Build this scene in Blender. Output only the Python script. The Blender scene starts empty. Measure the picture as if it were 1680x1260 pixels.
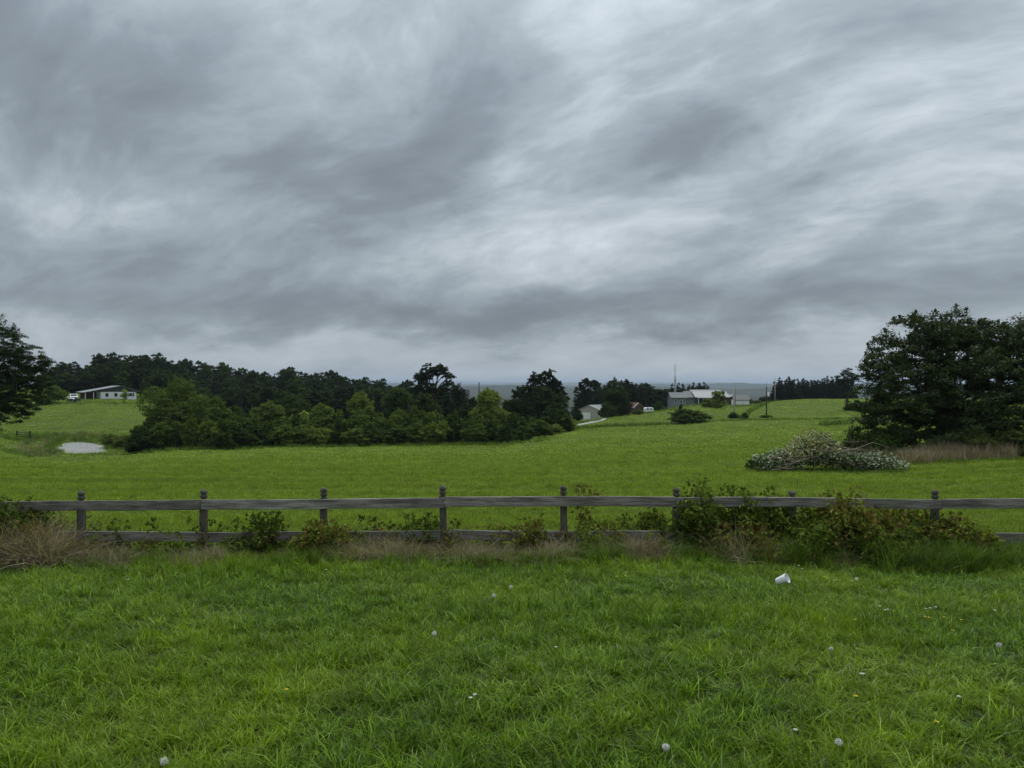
import bpy, bmesh, math, random
import numpy as np
from mathutils import Vector, Matrix, Euler

S = bpy.context.scene
COL = S.collection
R = math.radians
F = 1260.0            # focal length in photograph pixels
CAMZ = 2.65

# ------------------------------------------------------------------ camera
cam_d = bpy.data.cameras.new('camera')
cam_d.sensor_width = 36.0
cam_d.lens = 36.0 * F / 1680.0
cam_d.clip_start = 0.1
cam_d.clip_end = 90000.0
cam = bpy.data.objects.new('camera', cam_d)
cam.location = (0, 0, CAMZ)
cam.rotation_euler = (R(90), 0, 0)
COL.objects.link(cam)
S.camera = cam

# ------------------------------------------------------------------ node helpers
class NT:
    def __init__(s, nt): s.t = nt; s.n = nt.nodes; s.l = nt.links
    def put(s, sock, v):
        if v is None: return
        if isinstance(v, bpy.types.NodeSocket): s.l.new(v, sock)
        else: sock.default_value = v
    def m(s, op, a, b=None, c=None, clamp=False):
        n = s.n.new('ShaderNodeMath'); n.operation = op; n.use_clamp = clamp
        for i, v in enumerate((a, b, c)): s.put(n.inputs[i], v)
        return n.outputs[0]
    def v(s, op, a, b=None, out=0):
        n = s.n.new('ShaderNodeVectorMath'); n.operation = op
        s.put(n.inputs[0], a)
        if op == 'SCALE': s.put(n.inputs['Scale'], b)
        else: s.put(n.inputs[1], b)
        return n.outputs['Value'] if op in ('DOT_PRODUCT', 'LENGTH', 'DISTANCE') else n.outputs[0]
    def noise(s, vec, scale, detail=4, rough=0.5, dist=0.0, col=False):
        n = s.n.new('ShaderNodeTexNoise'); s.put(n.inputs['Vector'], vec)
        n.inputs['Scale'].default_value = scale; n.inputs['Detail'].default_value = detail
        n.inputs['Roughness'].default_value = rough; n.inputs['Distortion'].default_value = dist
        return n.outputs['Color' if col else 'Fac']
    def map(s, v, a, b, c, d, smooth=False):
        n = s.n.new('ShaderNodeMapRange'); n.interpolation_type = 'SMOOTHSTEP' if smooth else 'LINEAR'
        s.put(n.inputs[0], v)
        for i, q in enumerate((a, b, c, d)): n.inputs[i + 1].default_value = q
        return n.outputs[0]
    def mix(s, f, a, b, mode='MIX'):
        n = s.n.new('ShaderNodeMix'); n.data_type = 'RGBA'; n.blend_type = mode
        s.put(n.inputs[0], f)
        s.put(n.inputs[6], rgba(a)); s.put(n.inputs[7], rgba(b))
        return n.outputs[2]
    def mapping(s, vec, scale=(1, 1, 1), rot=(0, 0, 0), loc=(0, 0, 0)):
        n = s.n.new('ShaderNodeMapping'); s.put(n.inputs['Vector'], vec)
        n.inputs['Scale'].default_value = scale; n.inputs['Rotation'].default_value = rot
        n.inputs['Location'].default_value = loc
        return n.outputs[0]
    def comb(s, x, y, z):
        n = s.n.new('ShaderNodeCombineXYZ')
        for i, v in enumerate((x, y, z)): s.put(n.inputs[i], v)
        return n.outputs[0]
    def sep(s, v):
        n = s.n.new('ShaderNodeSeparateXYZ'); s.put(n.inputs[0], v); return n.outputs

def rgba(c):
    if isinstance(c, bpy.types.NodeSocket): return c
    return (c[0], c[1], c[2], 1.0)

# ------------------------------------------------------------------ sky: overcast cloud deck over a Nishita sky
SUN_EL, SUN_AZ = R(63), R(20)          # azimuth from +Y (ahead) towards +X
W = bpy.data.worlds.new('World'); S.world = W; W.use_nodes = True
W.cycles.sampling_method = 'MANUAL'; W.cycles.sample_map_resolution = 512
w = NT(W.node_tree); w.n.clear()
tc = w.n.new('ShaderNodeTexCoord')
d0 = w.v('NORMALIZE', tc.outputs['Generated'])
dx, dy, dz = w.sep(d0)
zc = w.m('ADD', w.m('MAXIMUM', dz, 0.0), 0.34)
plane = w.comb(w.m('DIVIDE', dx, zc), w.m('DIVIDE', dy, zc), 0.0)
warp = w.v('SUBTRACT', w.noise(plane, 1.6, 3, 0.5, col=True), (0.5, 0.5, 0.5))
pw = w.v('ADD', plane, w.v('SCALE', warp, 0.32))
pr = w.mapping(pw, rot=(0, 0, R(36)))            # the cloud streaks run along this axis
n1 = w.noise(w.mapping(pr, scale=(0.62, 1.25, 1.0), loc=(1.7, 0.2, 0)), 1.9, 8, 0.57, 0.15)
n2 = w.noise(w.mapping(pw, loc=(7.3, 2.1, 0.4)), 0.9, 2, 0.5)
n3 = w.noise(w.mapping(pr, scale=(0.70, 1.2, 1.0), loc=(3, 1, 2)), 4.2, 7, 0.60, 0.2)
n4 = w.noise(w.mapping(pr, scale=(0.70, 1.2, 1.0), loc=(9, 4, 2)), 11.0, 6, 0.66, 0.25)
val = w.m('ADD', w.m('MULTIPLY', w.m('SUBTRACT', n1, 0.5), 0.62),
          w.m('MULTIPLY', w.m('SUBTRACT', n3, 0.5), 0.66))
val = w.m('ADD', val, w.m('MULTIPLY', w.m('SUBTRACT', n2, 0.5), 0.30))
val = w.m('ADD', val, w.m('MULTIPLY', w.m('SUBTRACT', n4, 0.5), 0.20))
n5 = w.noise(w.mapping(pr, scale=(0.66, 1.2, 1.0), loc=(5, 8, 1)), 2.6, 6, 0.56, 0.3)
rift = w.m('POWER', w.m('MAXIMUM', w.m('SUBTRACT', 1.0, w.m('MULTIPLY', w.m('ABSOLUTE', w.m('SUBTRACT', n5, 0.5)), 8.0)), 0.0), 1.4)   # thin bright rifts between the banks
val = w.m('ADD', val, w.m('MULTIPLY', w.m('SUBTRACT', rift, 0.3), 0.06))
# fade the fine contrast towards the horizon, where the deck is seen through more air
fade = w.map(dz, 0.0, 0.20, 0.45, 1.0, True)
val = w.m('MULTIPLY', val, fade)
# thick and thin places of the deck, each a direction, two angular radii, a tilt and a weight
warp2 = w.v('SCALE', w.v('SUBTRACT', w.noise(plane, 1.7, 5, 0.6, col=True), (0.5, 0.5, 0.5)), 0.16)
dw = w.v('ADD', d0, warp2)
BL = [(800, 150, 150, 75, 25, -.17), (620, 290, 190, 70, 18, -.15), (250, 215, 330, 120, -12, -.13),
      (330, 450, 260, 55, 4, -.13), (1060, 330, 150, 60, 40, -.13), (1420, 100, 260, 60, 22, -.10),
      (760, 505, 420, 34, 2, -.17), (1420, 480, 360, 50, 8, -.08), (90, 70, 260, 70, -10, -.07),
      (900, 545, 330, 18, 0, -.06), (1620, 310, 160, 60, 15, -.07), (40, 520, 120, 20, -8, -.06),
      (950, 150, 90, 200, -12, .13), (1010, 390, 190, 40, 22, .10), (690, 420, 200, 36, 8, .08),
      (430, 175, 110, 50, 10, .08), (620, 60, 170, 70, 30, .10), (230, 350, 170, 40, 10, .09),
      (1250, 250, 320, 40, 22, .15), (1050, 30, 130, 60, 0, .03), (1500, 310, 260, 30, 14, .07),
      (330, 560, 420, 30, 2, .13), (830, 300, 60, 45, 30, .12), (1060, 605, 700, 26, 0, .10),
      (1230, 560, 400, 26, 3, .07), (200, 90, 340, 150, -8, -.18), (590, 60, 130, 80, 10, -.10), (900, 520, 560, 26, 2, -.09)]
for px, py, rx, ry, tilt, amp in BL:
    c = Vector(((px - 840) / F, 1, (630 - py) / F)).normalized()
    t1 = Vector((c.y, -c.x, 0)).normalized(); t2 = t1.cross(c).normalized()
    if t2.z < 0: t2 = -t2
    a = R(tilt); k = 1.0 / (1 + ((px - 840) / F) ** 2) ** .5
    e1 = (t1 * math.cos(a) + t2 * math.sin(a)) / (rx / F * k); e2 = (t2 * math.cos(a) - t1 * math.sin(a)) / (ry / F * k)
    qa = w.v('DOT_PRODUCT', w.v('SUBTRACT', dw, tuple(c)), tuple(e1))
    qb = w.v('DOT_PRODUCT', w.v('SUBTRACT', dw, tuple(c)), tuple(e2))
    g = w.m('EXPONENT', w.m('MULTIPLY', w.m('ADD', w.m('MULTIPLY', qa, qa), w.m('MULTIPLY', qb, qb)), -0.8))
    g = w.m('MULTIPLY', g, w.m('GREATER_THAN', w.v('DOT_PRODUCT', d0, tuple(c)), 0.0))
    val = w.m('ADD', val, w.m('MULTIPLY', g, amp * (1.35 if amp < 0 else 1.35)))
val = w.m('ADD', w.m('MULTIPLY', val, 1.06), 0.558)
lum = w.n.new('ShaderNodeValToRGB'); w.put(lum.inputs[0], val)
els = lum.color_ramp.elements
els[0].position = 0.0; els[0].color = (0.140, 0.166, 0.194, 1)
els[1].position = 1.0; els[1].color = (0.770, 0.820, 0.865, 1)
for p, c in ((0.28, (0.205, 0.240, 0.273)), (0.5, (0.312, 0.362, 0.402)), (0.72, (0.490, 0.545, 0.590))):
    e = els.new(p); e.color = (*c, 1)
# an overcast deck is about two and a half times as bright overhead as at the horizon
grad = w.m('ADD', 0.64, w.m('MULTIPLY', w.m('MAXIMUM', dz, 0.0), 0.95))
cloud = w.v('SCALE', lum.outputs[0], grad)
sky = w.n.new('ShaderNodeTexSky'); sky.sky_type = 'NISHITA'; sky.sun_disc = False
sky.sun_elevation = SUN_EL; sky.sun_rotation = SUN_AZ
blue = w.v('SCALE', sky.outputs[0], 0.06)
col = w.mix(0.95, blue, cloud)
bg = w.n.new('ShaderNodeBackground'); w.put(bg.inputs[0], col); bg.inputs[1].default_value = 1.0
wo = w.n.new('ShaderNodeOutputWorld'); w.l.new(bg.outputs[0], wo.inputs[0])

# ------------------------------------------------------------------ sun through the cloud
sd = bpy.data.lights.new('sun', 'SUN'); sd.energy = 1.5; sd.angle = R(28); sd.color = (1.0, 0.97, 0.92)
sun = bpy.data.objects.new('sun', sd); COL.objects.link(sun)
sdir = Vector((math.sin(SUN_AZ) * math.cos(SUN_EL), math.cos(SUN_AZ) * math.cos(SUN_EL), math.sin(SUN_EL)))
sun.rotation_euler = (-sdir).to_track_quat('-Z', 'Y').to_euler()
sun.location = (0, 0, 60)

S.view_settings.view_transform = 'Standard'
S.view_settings.look = 'None'
S.view_settings.exposure = 0.5
S.view_settings.gamma = 1.0
S.view_settings.use_curve_mapping = False
S.cycles.use_denoising = True
S.cycles.max_bounces = 6
S.cycles.diffuse_bounces = 3
S.cycles.transmission_bounces = 4
S.cycles.volume_bounces = 0
S.cycles.volume_max_steps = 64

# ------------------------------------------------------------------ object helpers
def tag(o, label=None, cat=None, group=None, kind=None):
    if label: o['label'] = label
    if cat: o['category'] = cat
    if group: o['group'] = group
    if kind: o['kind'] = kind
    return o
def link(o, parent=None):
    COL.objects.link(o)
    if parent is not None: o.parent = parent
    return o
def thing(name, label, cat, loc=(0, 0, 0), rz=0.0, group=None):
    o = bpy.data.objects.new(name, None); o.empty_display_size = 0.2
    link(o); o.location = loc; o.rotation_euler = (0, 0, rz)
    return tag(o, label, cat, group)
def mesh_np(name, V, faces, mat=None, smooth=False, attrs=None):
    """V (n,3); faces: list of arrays each (k, nv)"""
    me = bpy.data.meshes.new(name)
    V = np.asarray(V, dtype=np.float32)
    me.vertices.add(len(V)); me.vertices.foreach_set('co', V.ravel())
    li = np.concatenate([f.ravel() for f in faces]).astype(np.int32)
    cnt = np.concatenate([np.full(len(f), f.shape[1]) for f in faces]).astype(np.int32)
    st = np.concatenate([[0], np.cumsum(cnt)[:-1]]).astype(np.int32)
    me.loops.add(len(li)); me.loops.foreach_set('vertex_index', li)
    me.polygons.add(len(cnt)); me.polygons.foreach_set('loop_start', st)
    me.polygons.foreach_set('loop_total', cnt)
    if smooth: me.polygons.foreach_set('use_smooth', np.ones(len(cnt), dtype=bool))
    if attrs:
        for k, a in attrs.items():
            at = me.attributes.new(k, 'FLOAT', 'POINT'); at.data.foreach_set('value', np.asarray(a, dtype=np.float32))
    me.update(calc_edges=True)
    if mat: me.materials.append(mat)
    return me
class MB:
    """collects shapes into one mesh"""
    def __init__(s): s.V = []; s.F3 = []; s.F4 = []; s.FN = []; s.n = 0
    def add(s, v, faces):
        v = np.asarray(v, dtype=float); s.V.append(v)
        for f in faces:
            f = [i + s.n for i in f]
            (s.F3 if len(f) == 3 else s.F4 if len(f) == 4 else s.FN).append(f)
        s.n += len(v)
    def box(s, a, b, rot=None, org=None):
        x0, y0, z0 = a; x1, y1, z1 = b
        v = [(x0, y0, z0), (x1, y0, z0), (x1, y1, z0), (x0, y1, z0), (x0, y0, z1), (x1, y0, z1), (x1, y1, z1), (x0, y1, z1)]
        if rot is not None:
            o = Vector(org or (0, 0, 0)); v = [tuple(rot @ (Vector(p) - o) + o) for p in v]
        s.add(v, [(0, 3, 2, 1), (4, 5, 6, 7), (0, 1, 5, 4), (1, 2, 6, 5), (2, 3, 7, 6), (3, 0, 4, 7)])
    def prism(s, pts, y0, y1):
        """polygon in xz extruded along y"""
        n = len(pts)
        v = [(p[0], y0, p[1]) for p in pts] + [(p[0], y1, p[1]) for p in pts]
        f = [tuple(range(n)), tuple(range(2 * n - 1, n - 1, -1))]
        f += [(i, i + n, (i + 1) % n + n, (i + 1) % n) for i in range(n)]
        s.add(v, f)
    def tube(s, pts, rad, sides=6, cap=True):
        pts = [Vector(p) for p in pts]; n = len(pts); v = []
        for i, p in enumerate(pts):
            t = (pts[min(i + 1, n - 1)] - pts[max(i - 1, 0)])
            t = t.normalized() if t.length > 1e-9 else Vector((0, 0, 1))
            u = t.cross(Vector((0, 0, 1)) if abs(t.z) < .9 else Vector((1, 0, 0))).normalized(); q = t.cross(u)
            r = rad[i] if hasattr(rad, '__len__') else rad
            for k in range(sides):
                a = 2 * math.pi * k / sides
                v.append(tuple(p + (u * math.cos(a) + q * math.sin(a)) * r))
        f = []
        for i in range(n - 1):
            for k in range(sides):
                k2 = (k + 1) % sides
                f.append((i * sides + k, i * sides + k2, (i + 1) * sides + k2, (i + 1) * sides + k))
        if cap:
            f.append(tuple(range(sides - 1, -1, -1))); f.append(tuple((n - 1) * sides + k for k in range(sides)))
        s.add(v, f)
    def lathe(s, prof, sides=16, org=(0, 0, 0), cap=True):
        v = []; ox, oy, oz = org
        for r, z in prof:
            for k in range(sides):
                a = 2 * math.pi * (k + .5) / sides; v.append((ox + r * math.cos(a), oy + r * math.sin(a), oz + z))
        f = []
        for i in range(len(prof) - 1):
            for k in range(sides):
                k2 = (k + 1) % sides
                f.append((i * sides + k, i * sides + k2, (i + 1) * sides + k2, (i + 1) * sides + k))
        if cap:
            f.append(tuple(range(sides - 1, -1, -1))); f.append(tuple((len(prof) - 1) * sides + k for k in range(sides)))
        s.add(v, f)
    def mesh(s, name, mat, smooth=False):
        me = bpy.data.meshes.new(name)
        V = np.concatenate(s.V)
        me.from_pydata([tuple(p) for p in V], [], s.F3 + s.F4 + s.FN)
        if smooth: me.polygons.foreach_set('use_smooth', np.ones(len(me.polygons), dtype=bool))
        me.update()
        if mat: me.materials.append(mat)
        return me
    def build(s, name, mat, parent=None, smooth=False, loc=None):
        o = bpy.data.objects.new(name, s.mesh(name, mat, smooth)); link(o, parent)
        if loc is not None: o.location = loc
        return o
def bevel(o, wd=0.004, seg=1):
    m = o.modifiers.new('bevel', 'BEVEL'); m.width = wd; m.segments = seg; m.limit_method = 'ANGLE'; return o
def copy_tree(o, parent=None):
    c = o.copy(); link(c, parent)
    for ch in o.children: copy_tree(ch, c)
    return c

# ------------------------------------------------------------------ materials
def mat_new(name):
    m = bpy.data.materials.new(name); m.use_nodes = True
    t = NT(m.node_tree); t.n.clear()
    o = t.n.new('ShaderNodeOutputMaterial'); return m, t, o
def principled(t, o, col, rough=0.8, bump=None, bstr=0.3, bdist=0.02, spec=0.3, metal=0.0):
    b = t.n.new('ShaderNodeBsdfPrincipled')
    t.put(b.inputs['Base Color'], rgba(col)); t.put(b.inputs['Roughness'], rough)
    b.inputs['Specular IOR Level'].default_value = spec; b.inputs['Metallic'].default_value = metal
    if bump is not None:
        bn = t.n.new('ShaderNodeBump'); bn.inputs['Strength'].default_value = bstr; bn.inputs['Distance'].default_value = bdist
        t.put(bn.inputs['Height'], bump); t.l.new(bn.outputs[0], b.inputs['Normal'])
    t.l.new(b.outputs[0], o.inputs[0]); return b
def obj_co(t): return t.n.new('ShaderNodeTexCoord').outputs['Object']
def world_co(t): return t.n.new('ShaderNodeNewGeometry').outputs['Position']
def simple(name, col, rough=0.7, var=0.15, scale=6.0, spec=0.3, bump=0.0, metal=0.0):
    m, t, o = mat_new(name); co = obj_co(t)
    n = t.noise(co, scale, 5, 0.6)
    c = t.mix(n, [x * (1 - var) for x in col], [min(1, x * (1 + var)) for x in col])
    principled(t, o, c, rough, n if bump else None, bump, 0.01, spec, metal); return m
def foliage(name, dark, light, transl=0.35, rough=0.6, hue=0.8, attr='tone', spec=0.06, tcol=None):
    """leaf colour runs from dark to light with the leaf's own tone and a random shift for each plant"""
    m, t, o = mat_new(name)
    at = t.n.new('ShaderNodeAttribute'); at.attribute_name = attr
    oi = t.n.new('ShaderNodeObjectInfo')
    f = t.m('ADD', at.outputs['Fac'], t.m('MULTIPLY', t.m('SUBTRACT', oi.outputs['Random'], 0.5), hue), clamp=True)
    c = t.mix(f, dark, light)
    b = t.n.new('ShaderNodeBsdfPrincipled'); t.put(b.inputs['Base Color'], c)
    b.inputs['Roughness'].default_value = rough; b.inputs['Specular IOR Level'].default_value = spec
    tr = t.n.new('ShaderNodeBsdfTranslucent')
    t.put(tr.inputs[0], t.mix(1.0, c, tcol or (1.15, 1.2, 0.55), 'MULTIPLY'))
    mx = t.n.new('ShaderNodeMixShader'); mx.inputs[0].default_value = transl
    t.l.new(b.outputs[0], mx.inputs[1]); t.l.new(tr.outputs[0], mx.inputs[2]); t.l.new(mx.outputs[0], o.inputs[0])
    return m

M = {}
M['bark'] = simple('bark', (0.060, 0.050, 0.040), 0.9, 0.4, 9, 0.2, 0.6)
M['twig'] = simple('twig', (0.055, 0.042, 0.030), 0.85, 0.35, 20, 0.2)
M['twig_dry'] = simple('twig_dry', (0.26, 0.21, 0.15), 0.85, 0.3, 12, 0.2)
M['wood_dark'] = foliage('leaf_wood_dark', (0.018, 0.030, 0.012), (0.040, 0.062, 0.022), 0.25)
M['leaf_dark'] = foliage('leaf_dark', (0.020, 0.038, 0.008), (0.058, 0.094, 0.018), 0.28)
M['leaf_mid'] = foliage('leaf_mid', (0.034, 0.062, 0.011), (0.140, 0.198, 0.036), 0.30)
M['leaf_pale'] = foliage('leaf_pale', (0.070, 0.110, 0.016), (0.220, 0.270, 0.050), 0.32)
M['leaf_lime'] = foliage('leaf_lime', (0.170, 0.240, 0.036), (0.380, 0.440, 0.090), 0.34)
M['cedar'] = foliage('leaf_cedar', (0.016, 0.028, 0.016), (0.038, 0.058, 0.030), 0.12)
M['leaf_big'] = foliage('leaf_big', (0.018, 0.032, 0.009), (0.062, 0.094, 0.024), 0.25, rough=0.5, spec=0.12)
M['leaf_olive'] = foliage('leaf_olive', (0.045, 0.060, 0.014), (0.095, 0.115, 0.030), 0.28)
M['leaf_bramble'] = foliage('leaf_bramble', (0.036, 0.060, 0.010), (0.250, 0.295, 0.056), 0.30)
M['leaf_rust'] = foliage('leaf_rust', (0.070, 0.060, 0.016), (0.230, 0.165, 0.055), 0.28, tcol=(1.2, 1.0, .6))
M['leaf_cut'] = foliage('leaf_cut', (0.045, 0.072, 0.028), (0.70, 0.76, 0.58), 0.25, rough=0.6, tcol=(1, 1.05, .7))
M['leaf_cut_warm'] = foliage('leaf_cut_warm', (0.080, 0.095, 0.030), (0.62, 0.62, 0.30), 0.25, rough=0.6, tcol=(1, 1.0, .6))

# ------------------------------------------------------------------ terrain from sight lines
def P(px, py, d):
    """the point at depth d along the sight line of a photograph pixel"""
    return Vector(((px - 840) / F * d, d, CAMZ - (py - 630) / F * d))
CP = []
def cz(px, d, z): CP.append((px, d, z))
def cy(px, py, d): CP.append((px, d, CAMZ - (py - 630) / F * d))
for px in (-500, -100, 370, 840, 1310, 1780, 2200):
    cz(px, 1.2, .82); cz(px, 2.5, .72); cz(px, 4.1, .60); cz(px, 7, .375); cz(px, 11.7, 0.0); cz(px, 16, -.32); cz(px, 25, -.93)
for px in (-400, 0, 250): cz(px, 40, -2.0); cz(px, 70, -4.4); cz(px, 98, -6.7); cz(px, 112, -7.6)
for px in (-400, -100): cz(px, 160, -4.5); cz(px, 220, -1.0); cz(px, 300, 1)
for px in (450, 700): cz(px, 40, -1.95); cz(px, 70, -4.1); cz(px, 95, -5.8)
cy(60, 738, 131); cy(135, 735, 131); cy(210, 735, 131)
cy(100, 692, 165); cy(200, 680, 178); cy(20, 690, 165); cy(185, 655, 220); cy(100, 656, 216); cy(10, 656, 216); cy(260, 665, 210)
cy(400, 738, 118); cy(550, 733, 121); cy(700, 732, 122); cy(830, 730, 124); cy(300, 739, 117)
cy(400, 690, 190); cy(550, 690, 200); cy(700, 692, 205); cy(820, 695, 200)
cz(900, 40, -1.93); cz(900, 80, -4.35); cy(900, 721, 126); cy(935, 706, 150); cy(925, 699, 190)
for px, py in ((1040, 697), (1120, 697), (1250, 690), (1390, 688)): cy(px, py, 170)
cz(1080, 40, -1.93); cz(1080, 70, -3.7); cz(1080, 105, -5.0); cz(1250, 40, -1.95); cz(1250, 70, -3.4); cz(1250, 105, -4.4)
cz(1420, 40, -1.95); cz(1420, 60, -2.5); cz(1550, 40, -1.92); cz(1550, 52, -2.05); cz(1550, 90, -2.9); cy(1550, 682, 170)
cz(1900, 40, -1.8); cz(1900, 80, -2.4); cz(1900, 170, -4); cz(1900, 280, -3)
cy(1330, 655, 280); cy(1290, 657, 280); cy(1430, 655, 280); cy(1560, 655, 280); cy(1330, 671, 220); cy(1480, 669, 220)
cy(1150, 664, 260); cy(1215, 666, 255); cy(1060, 678, 245); cy(960, 690, 250); cy(1000, 684, 245)
cz(1330, 420, -11); cz(1600, 420, -8); cz(1150, 400, -13); cz(960, 400, -18); cz(840, 400, -20)
cz(100, 320, 0.5); cz(300, 310, -3); cz(500, 310, -7); cz(700, 320, -11); cz(100, 450, -3); cz(500, 480, -14)
for px in (-500, 100, 600, 1100, 1600, 2200): cz(px, 900, -26); cz(px, 1800, -36); cz(px, 4000, -46); cz(px, 9000, -48); cz(px, 30000, -50)
cp = np.array(CP)
def uv_of(x, y):
    th = np.arctan2(x, y); d = np.maximum(y, 0.3 * np.hypot(x, y)); d = np.maximum(d, 1.0)
    return np.stack([np.clip(th, -.85, .85) * 5.0, np.log(d)], -1)
cx = (cp[:, 0] - 840) / F * cp[:, 1]
CU = np.stack([np.arctan2(cx, cp[:, 1]) * 5.0, np.log(cp[:, 1])], -1)
def kern(r2): return 0.5 * r2 * np.log(np.maximum(r2, 1e-12))
n = len(CU); K = kern(((CU[:, None] - CU[None]) ** 2).sum(-1)) + np.eye(n) * 2e-3
Pm = np.concatenate([np.ones((n, 1)), CU], 1)
A = np.zeros((n + 3, n + 3)); A[:n, :n] = K; A[:n, n:] = Pm; A[n:, :n] = Pm.T
sol = np.linalg.solve(A, np.concatenate([cp[:, 2], np.zeros(3)]))
def vnoise(x, y, s, seed=0):
    """cheap smooth pseudo noise"""
    r = np.random.RandomState(seed); o = np.zeros_like(x)
    for k in range(6):
        a = r.uniform(0, 6.28); f = r.uniform(.6, 1.6) * s
        o += np.sin((x * np.cos(a) + y * np.sin(a)) * f + r.uniform(0, 6.28))
    return o / 6
POND = (-73.6, 131.0, 3.9, 10.5, -8.2)
def pond_e(x, y): return ((x - POND[0] - (y - POND[1]) * POND[0] / POND[1]) / POND[2]) ** 2 + ((y - POND[1]) / POND[3]) ** 2
def height(x, y):
    x = np.atleast_1d(np.asarray(x, float)); y = np.atleast_1d(np.asarray(y, float))
    U = uv_of(x, y); z = np.empty(len(x))
    for i in range(0, len(x), 20000):
        u = U[i:i + 20000]
        z[i:i + 20000] = kern(((u[:, None] - CU[None]) ** 2).sum(-1)) @ sol[:n] + sol[n] + u @ sol[n + 1:]
    d = np.hypot(x, y)
    far = np.clip((d - 500) / 400, 0, 1); z = z * (1 - far) + far * np.clip(z, -60, 0)
    # behind and beside the viewer the lawn just stays gently sloped
    back = np.clip((np.abs(np.arctan2(x, y)) - .9) / .5, 0, 1) * np.clip(d / 8, 0, 1)
    z = z * (1 - back) + back * np.clip(.8 - .03 * d, -30, .8)
    z += .05 * vnoise(x, y, .9, 1) * np.clip(d / 10, 0, 1) + .12 * vnoise(x, y, .12, 2) * np.clip(d / 40, 0, 1)
    # wooded ridges across the valley
    th = np.arctan2(x, y)
    def ridge(d0, wd, h, sd, f):
        q = np.exp(-((d - d0 - wd * .8 * np.sin(th * f + sd)) / wd) ** 2)
        return q * h * (1 + .22 * np.sin(th * f * 2.3 + sd * 2) + .12 * np.sin(th * f * 7 + sd) + .07 * np.sin(th * f * 19 + sd * 3) + .05 * np.sin(th * f * 43 + sd))
    z += ridge(4200, 500, 32, 1.0, 5) + ridge(8500, 900, 46, 2.2, 6) + ridge(15500, 1800, 62, .3, 4) + ridge(30000, 3500, 118, 4.0, 3)
    e = pond_e(x, y) + (.75 * vnoise(x, y * .5, .45, 17) + .45 * vnoise(x, y * .6, 1.1, 18)) * (np.abs(y - POND[1]) < 40)
    dig = np.clip((1.2 - e) * 4, 0, 1)
    z = z * (1 - dig) + np.minimum(z, POND[4] - .45) * dig
    bank = np.clip((e - 1.05) * 2.5, 0, 1) * np.clip((6 - e) / 3, 0, 1); z = np.where(e > 1.05, z + bank * np.maximum(0, POND[4] + .12 - z), z)
    return z
def ground(x, y): return float(height(x, y)[0])
def G(px, d):
    x = (px - 840) / F * d; return Vector((x, d, ground(x, d)))
def Gb(px, d, sink=0.0):
    v = G(px, d); v.z -= sink; return v

ang = np.concatenate([np.linspace(-180, -44, 28)[:-1], np.linspace(-44, 44, 331), np.linspace(44, 180, 28)[1:-1]])
ang = np.radians(ang); rad = np.unique(np.concatenate([[0.0], np.geomspace(0.8, 60000, 345), np.arange(130, 172, .8)]))
AA, RR = np.meshgrid(ang, rad); gx, gy = (RR * np.sin(AA)).ravel(), (RR * np.cos(AA)).ravel()
gz = height(gx, gy); na = len(ang); nr = len(rad)
ii, jj = np.meshgrid(np.arange(nr - 1), np.arange(na), indexing='ij'); j2 = (jj + 1) % na
quads = np.stack([ii * na + jj, (ii + 1) * na + jj, (ii + 1) * na + j2, ii * na + j2], -1).reshape(-1, 4)[:, ::-1]

m, t, o = mat_new('meadow'); co = world_co(t)
dist = t.v('LENGTH', t.v('MULTIPLY', co, (1, 1, 0)))
fine = t.noise(co, 14, 6, 0.7); mid = t.noise(co, 0.9, 5, 0.6); big = t.noise(co, 0.09, 4, 0.55)
rows = t.noise(t.mapping(co, scale=(0.035, 0.62, 0.3), rot=(0, 0, R(4))), 1.0, 5, 0.6, 0.4)
fieldc = t.mix(t.map(rows, .36, .66, 0, 1), (0.042, 0.068, 0.012), (0.090, 0.122, 0.020))
fieldc = t.mix(t.map(big, .35, .65, 0, 1), fieldc, (0.088, 0.128, 0.017))
fieldc = t.mix(t.map(mid, .35, .7, 0, .55), fieldc, (0.044, 0.076, 0.012))
fieldc = t.mix(t.map(fine, .3, .75, 0, .5), fieldc, (0.105, 0.140, 0.028))
lawnc = t.mix(t.map(fine, .3, .7, 0, 1), (0.022, 0.030, 0.008), (0.045, 0.066, 0.012))
c = t.mix(t.map(dist, 11.5, 16, 0, 1), lawnc, fieldc)
forest = t.mix(t.noise(co, 0.004, 6, 0.7), (0.018, 0.026, 0.016), (0.042, 0.056, 0.030))
c = t.mix(t.map(dist, 330, 420, 0, 1), c, forest)
principled(t, o, c, 0.9, t.m('ADD', fine, t.m('MULTIPLY', mid, 1.5)), 0.7, 0.10, 0.1)
g_me = mesh_np('ground', np.stack([gx, gy, gz], -1), [quads], m, True)
tag(link(bpy.data.objects.new('ground', g_me)), kind='structure')

# pond
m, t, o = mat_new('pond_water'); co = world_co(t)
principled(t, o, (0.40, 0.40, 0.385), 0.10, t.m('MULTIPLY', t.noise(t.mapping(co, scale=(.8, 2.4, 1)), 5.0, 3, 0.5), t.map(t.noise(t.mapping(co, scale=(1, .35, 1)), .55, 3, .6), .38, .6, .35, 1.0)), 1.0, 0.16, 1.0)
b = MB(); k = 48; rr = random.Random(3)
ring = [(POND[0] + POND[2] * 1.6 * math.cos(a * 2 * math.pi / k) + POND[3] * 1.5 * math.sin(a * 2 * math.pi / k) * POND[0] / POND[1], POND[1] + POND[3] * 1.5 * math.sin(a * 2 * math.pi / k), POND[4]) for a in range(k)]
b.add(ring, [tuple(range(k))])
tag(b.build('pond', m), kind='structure')

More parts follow.
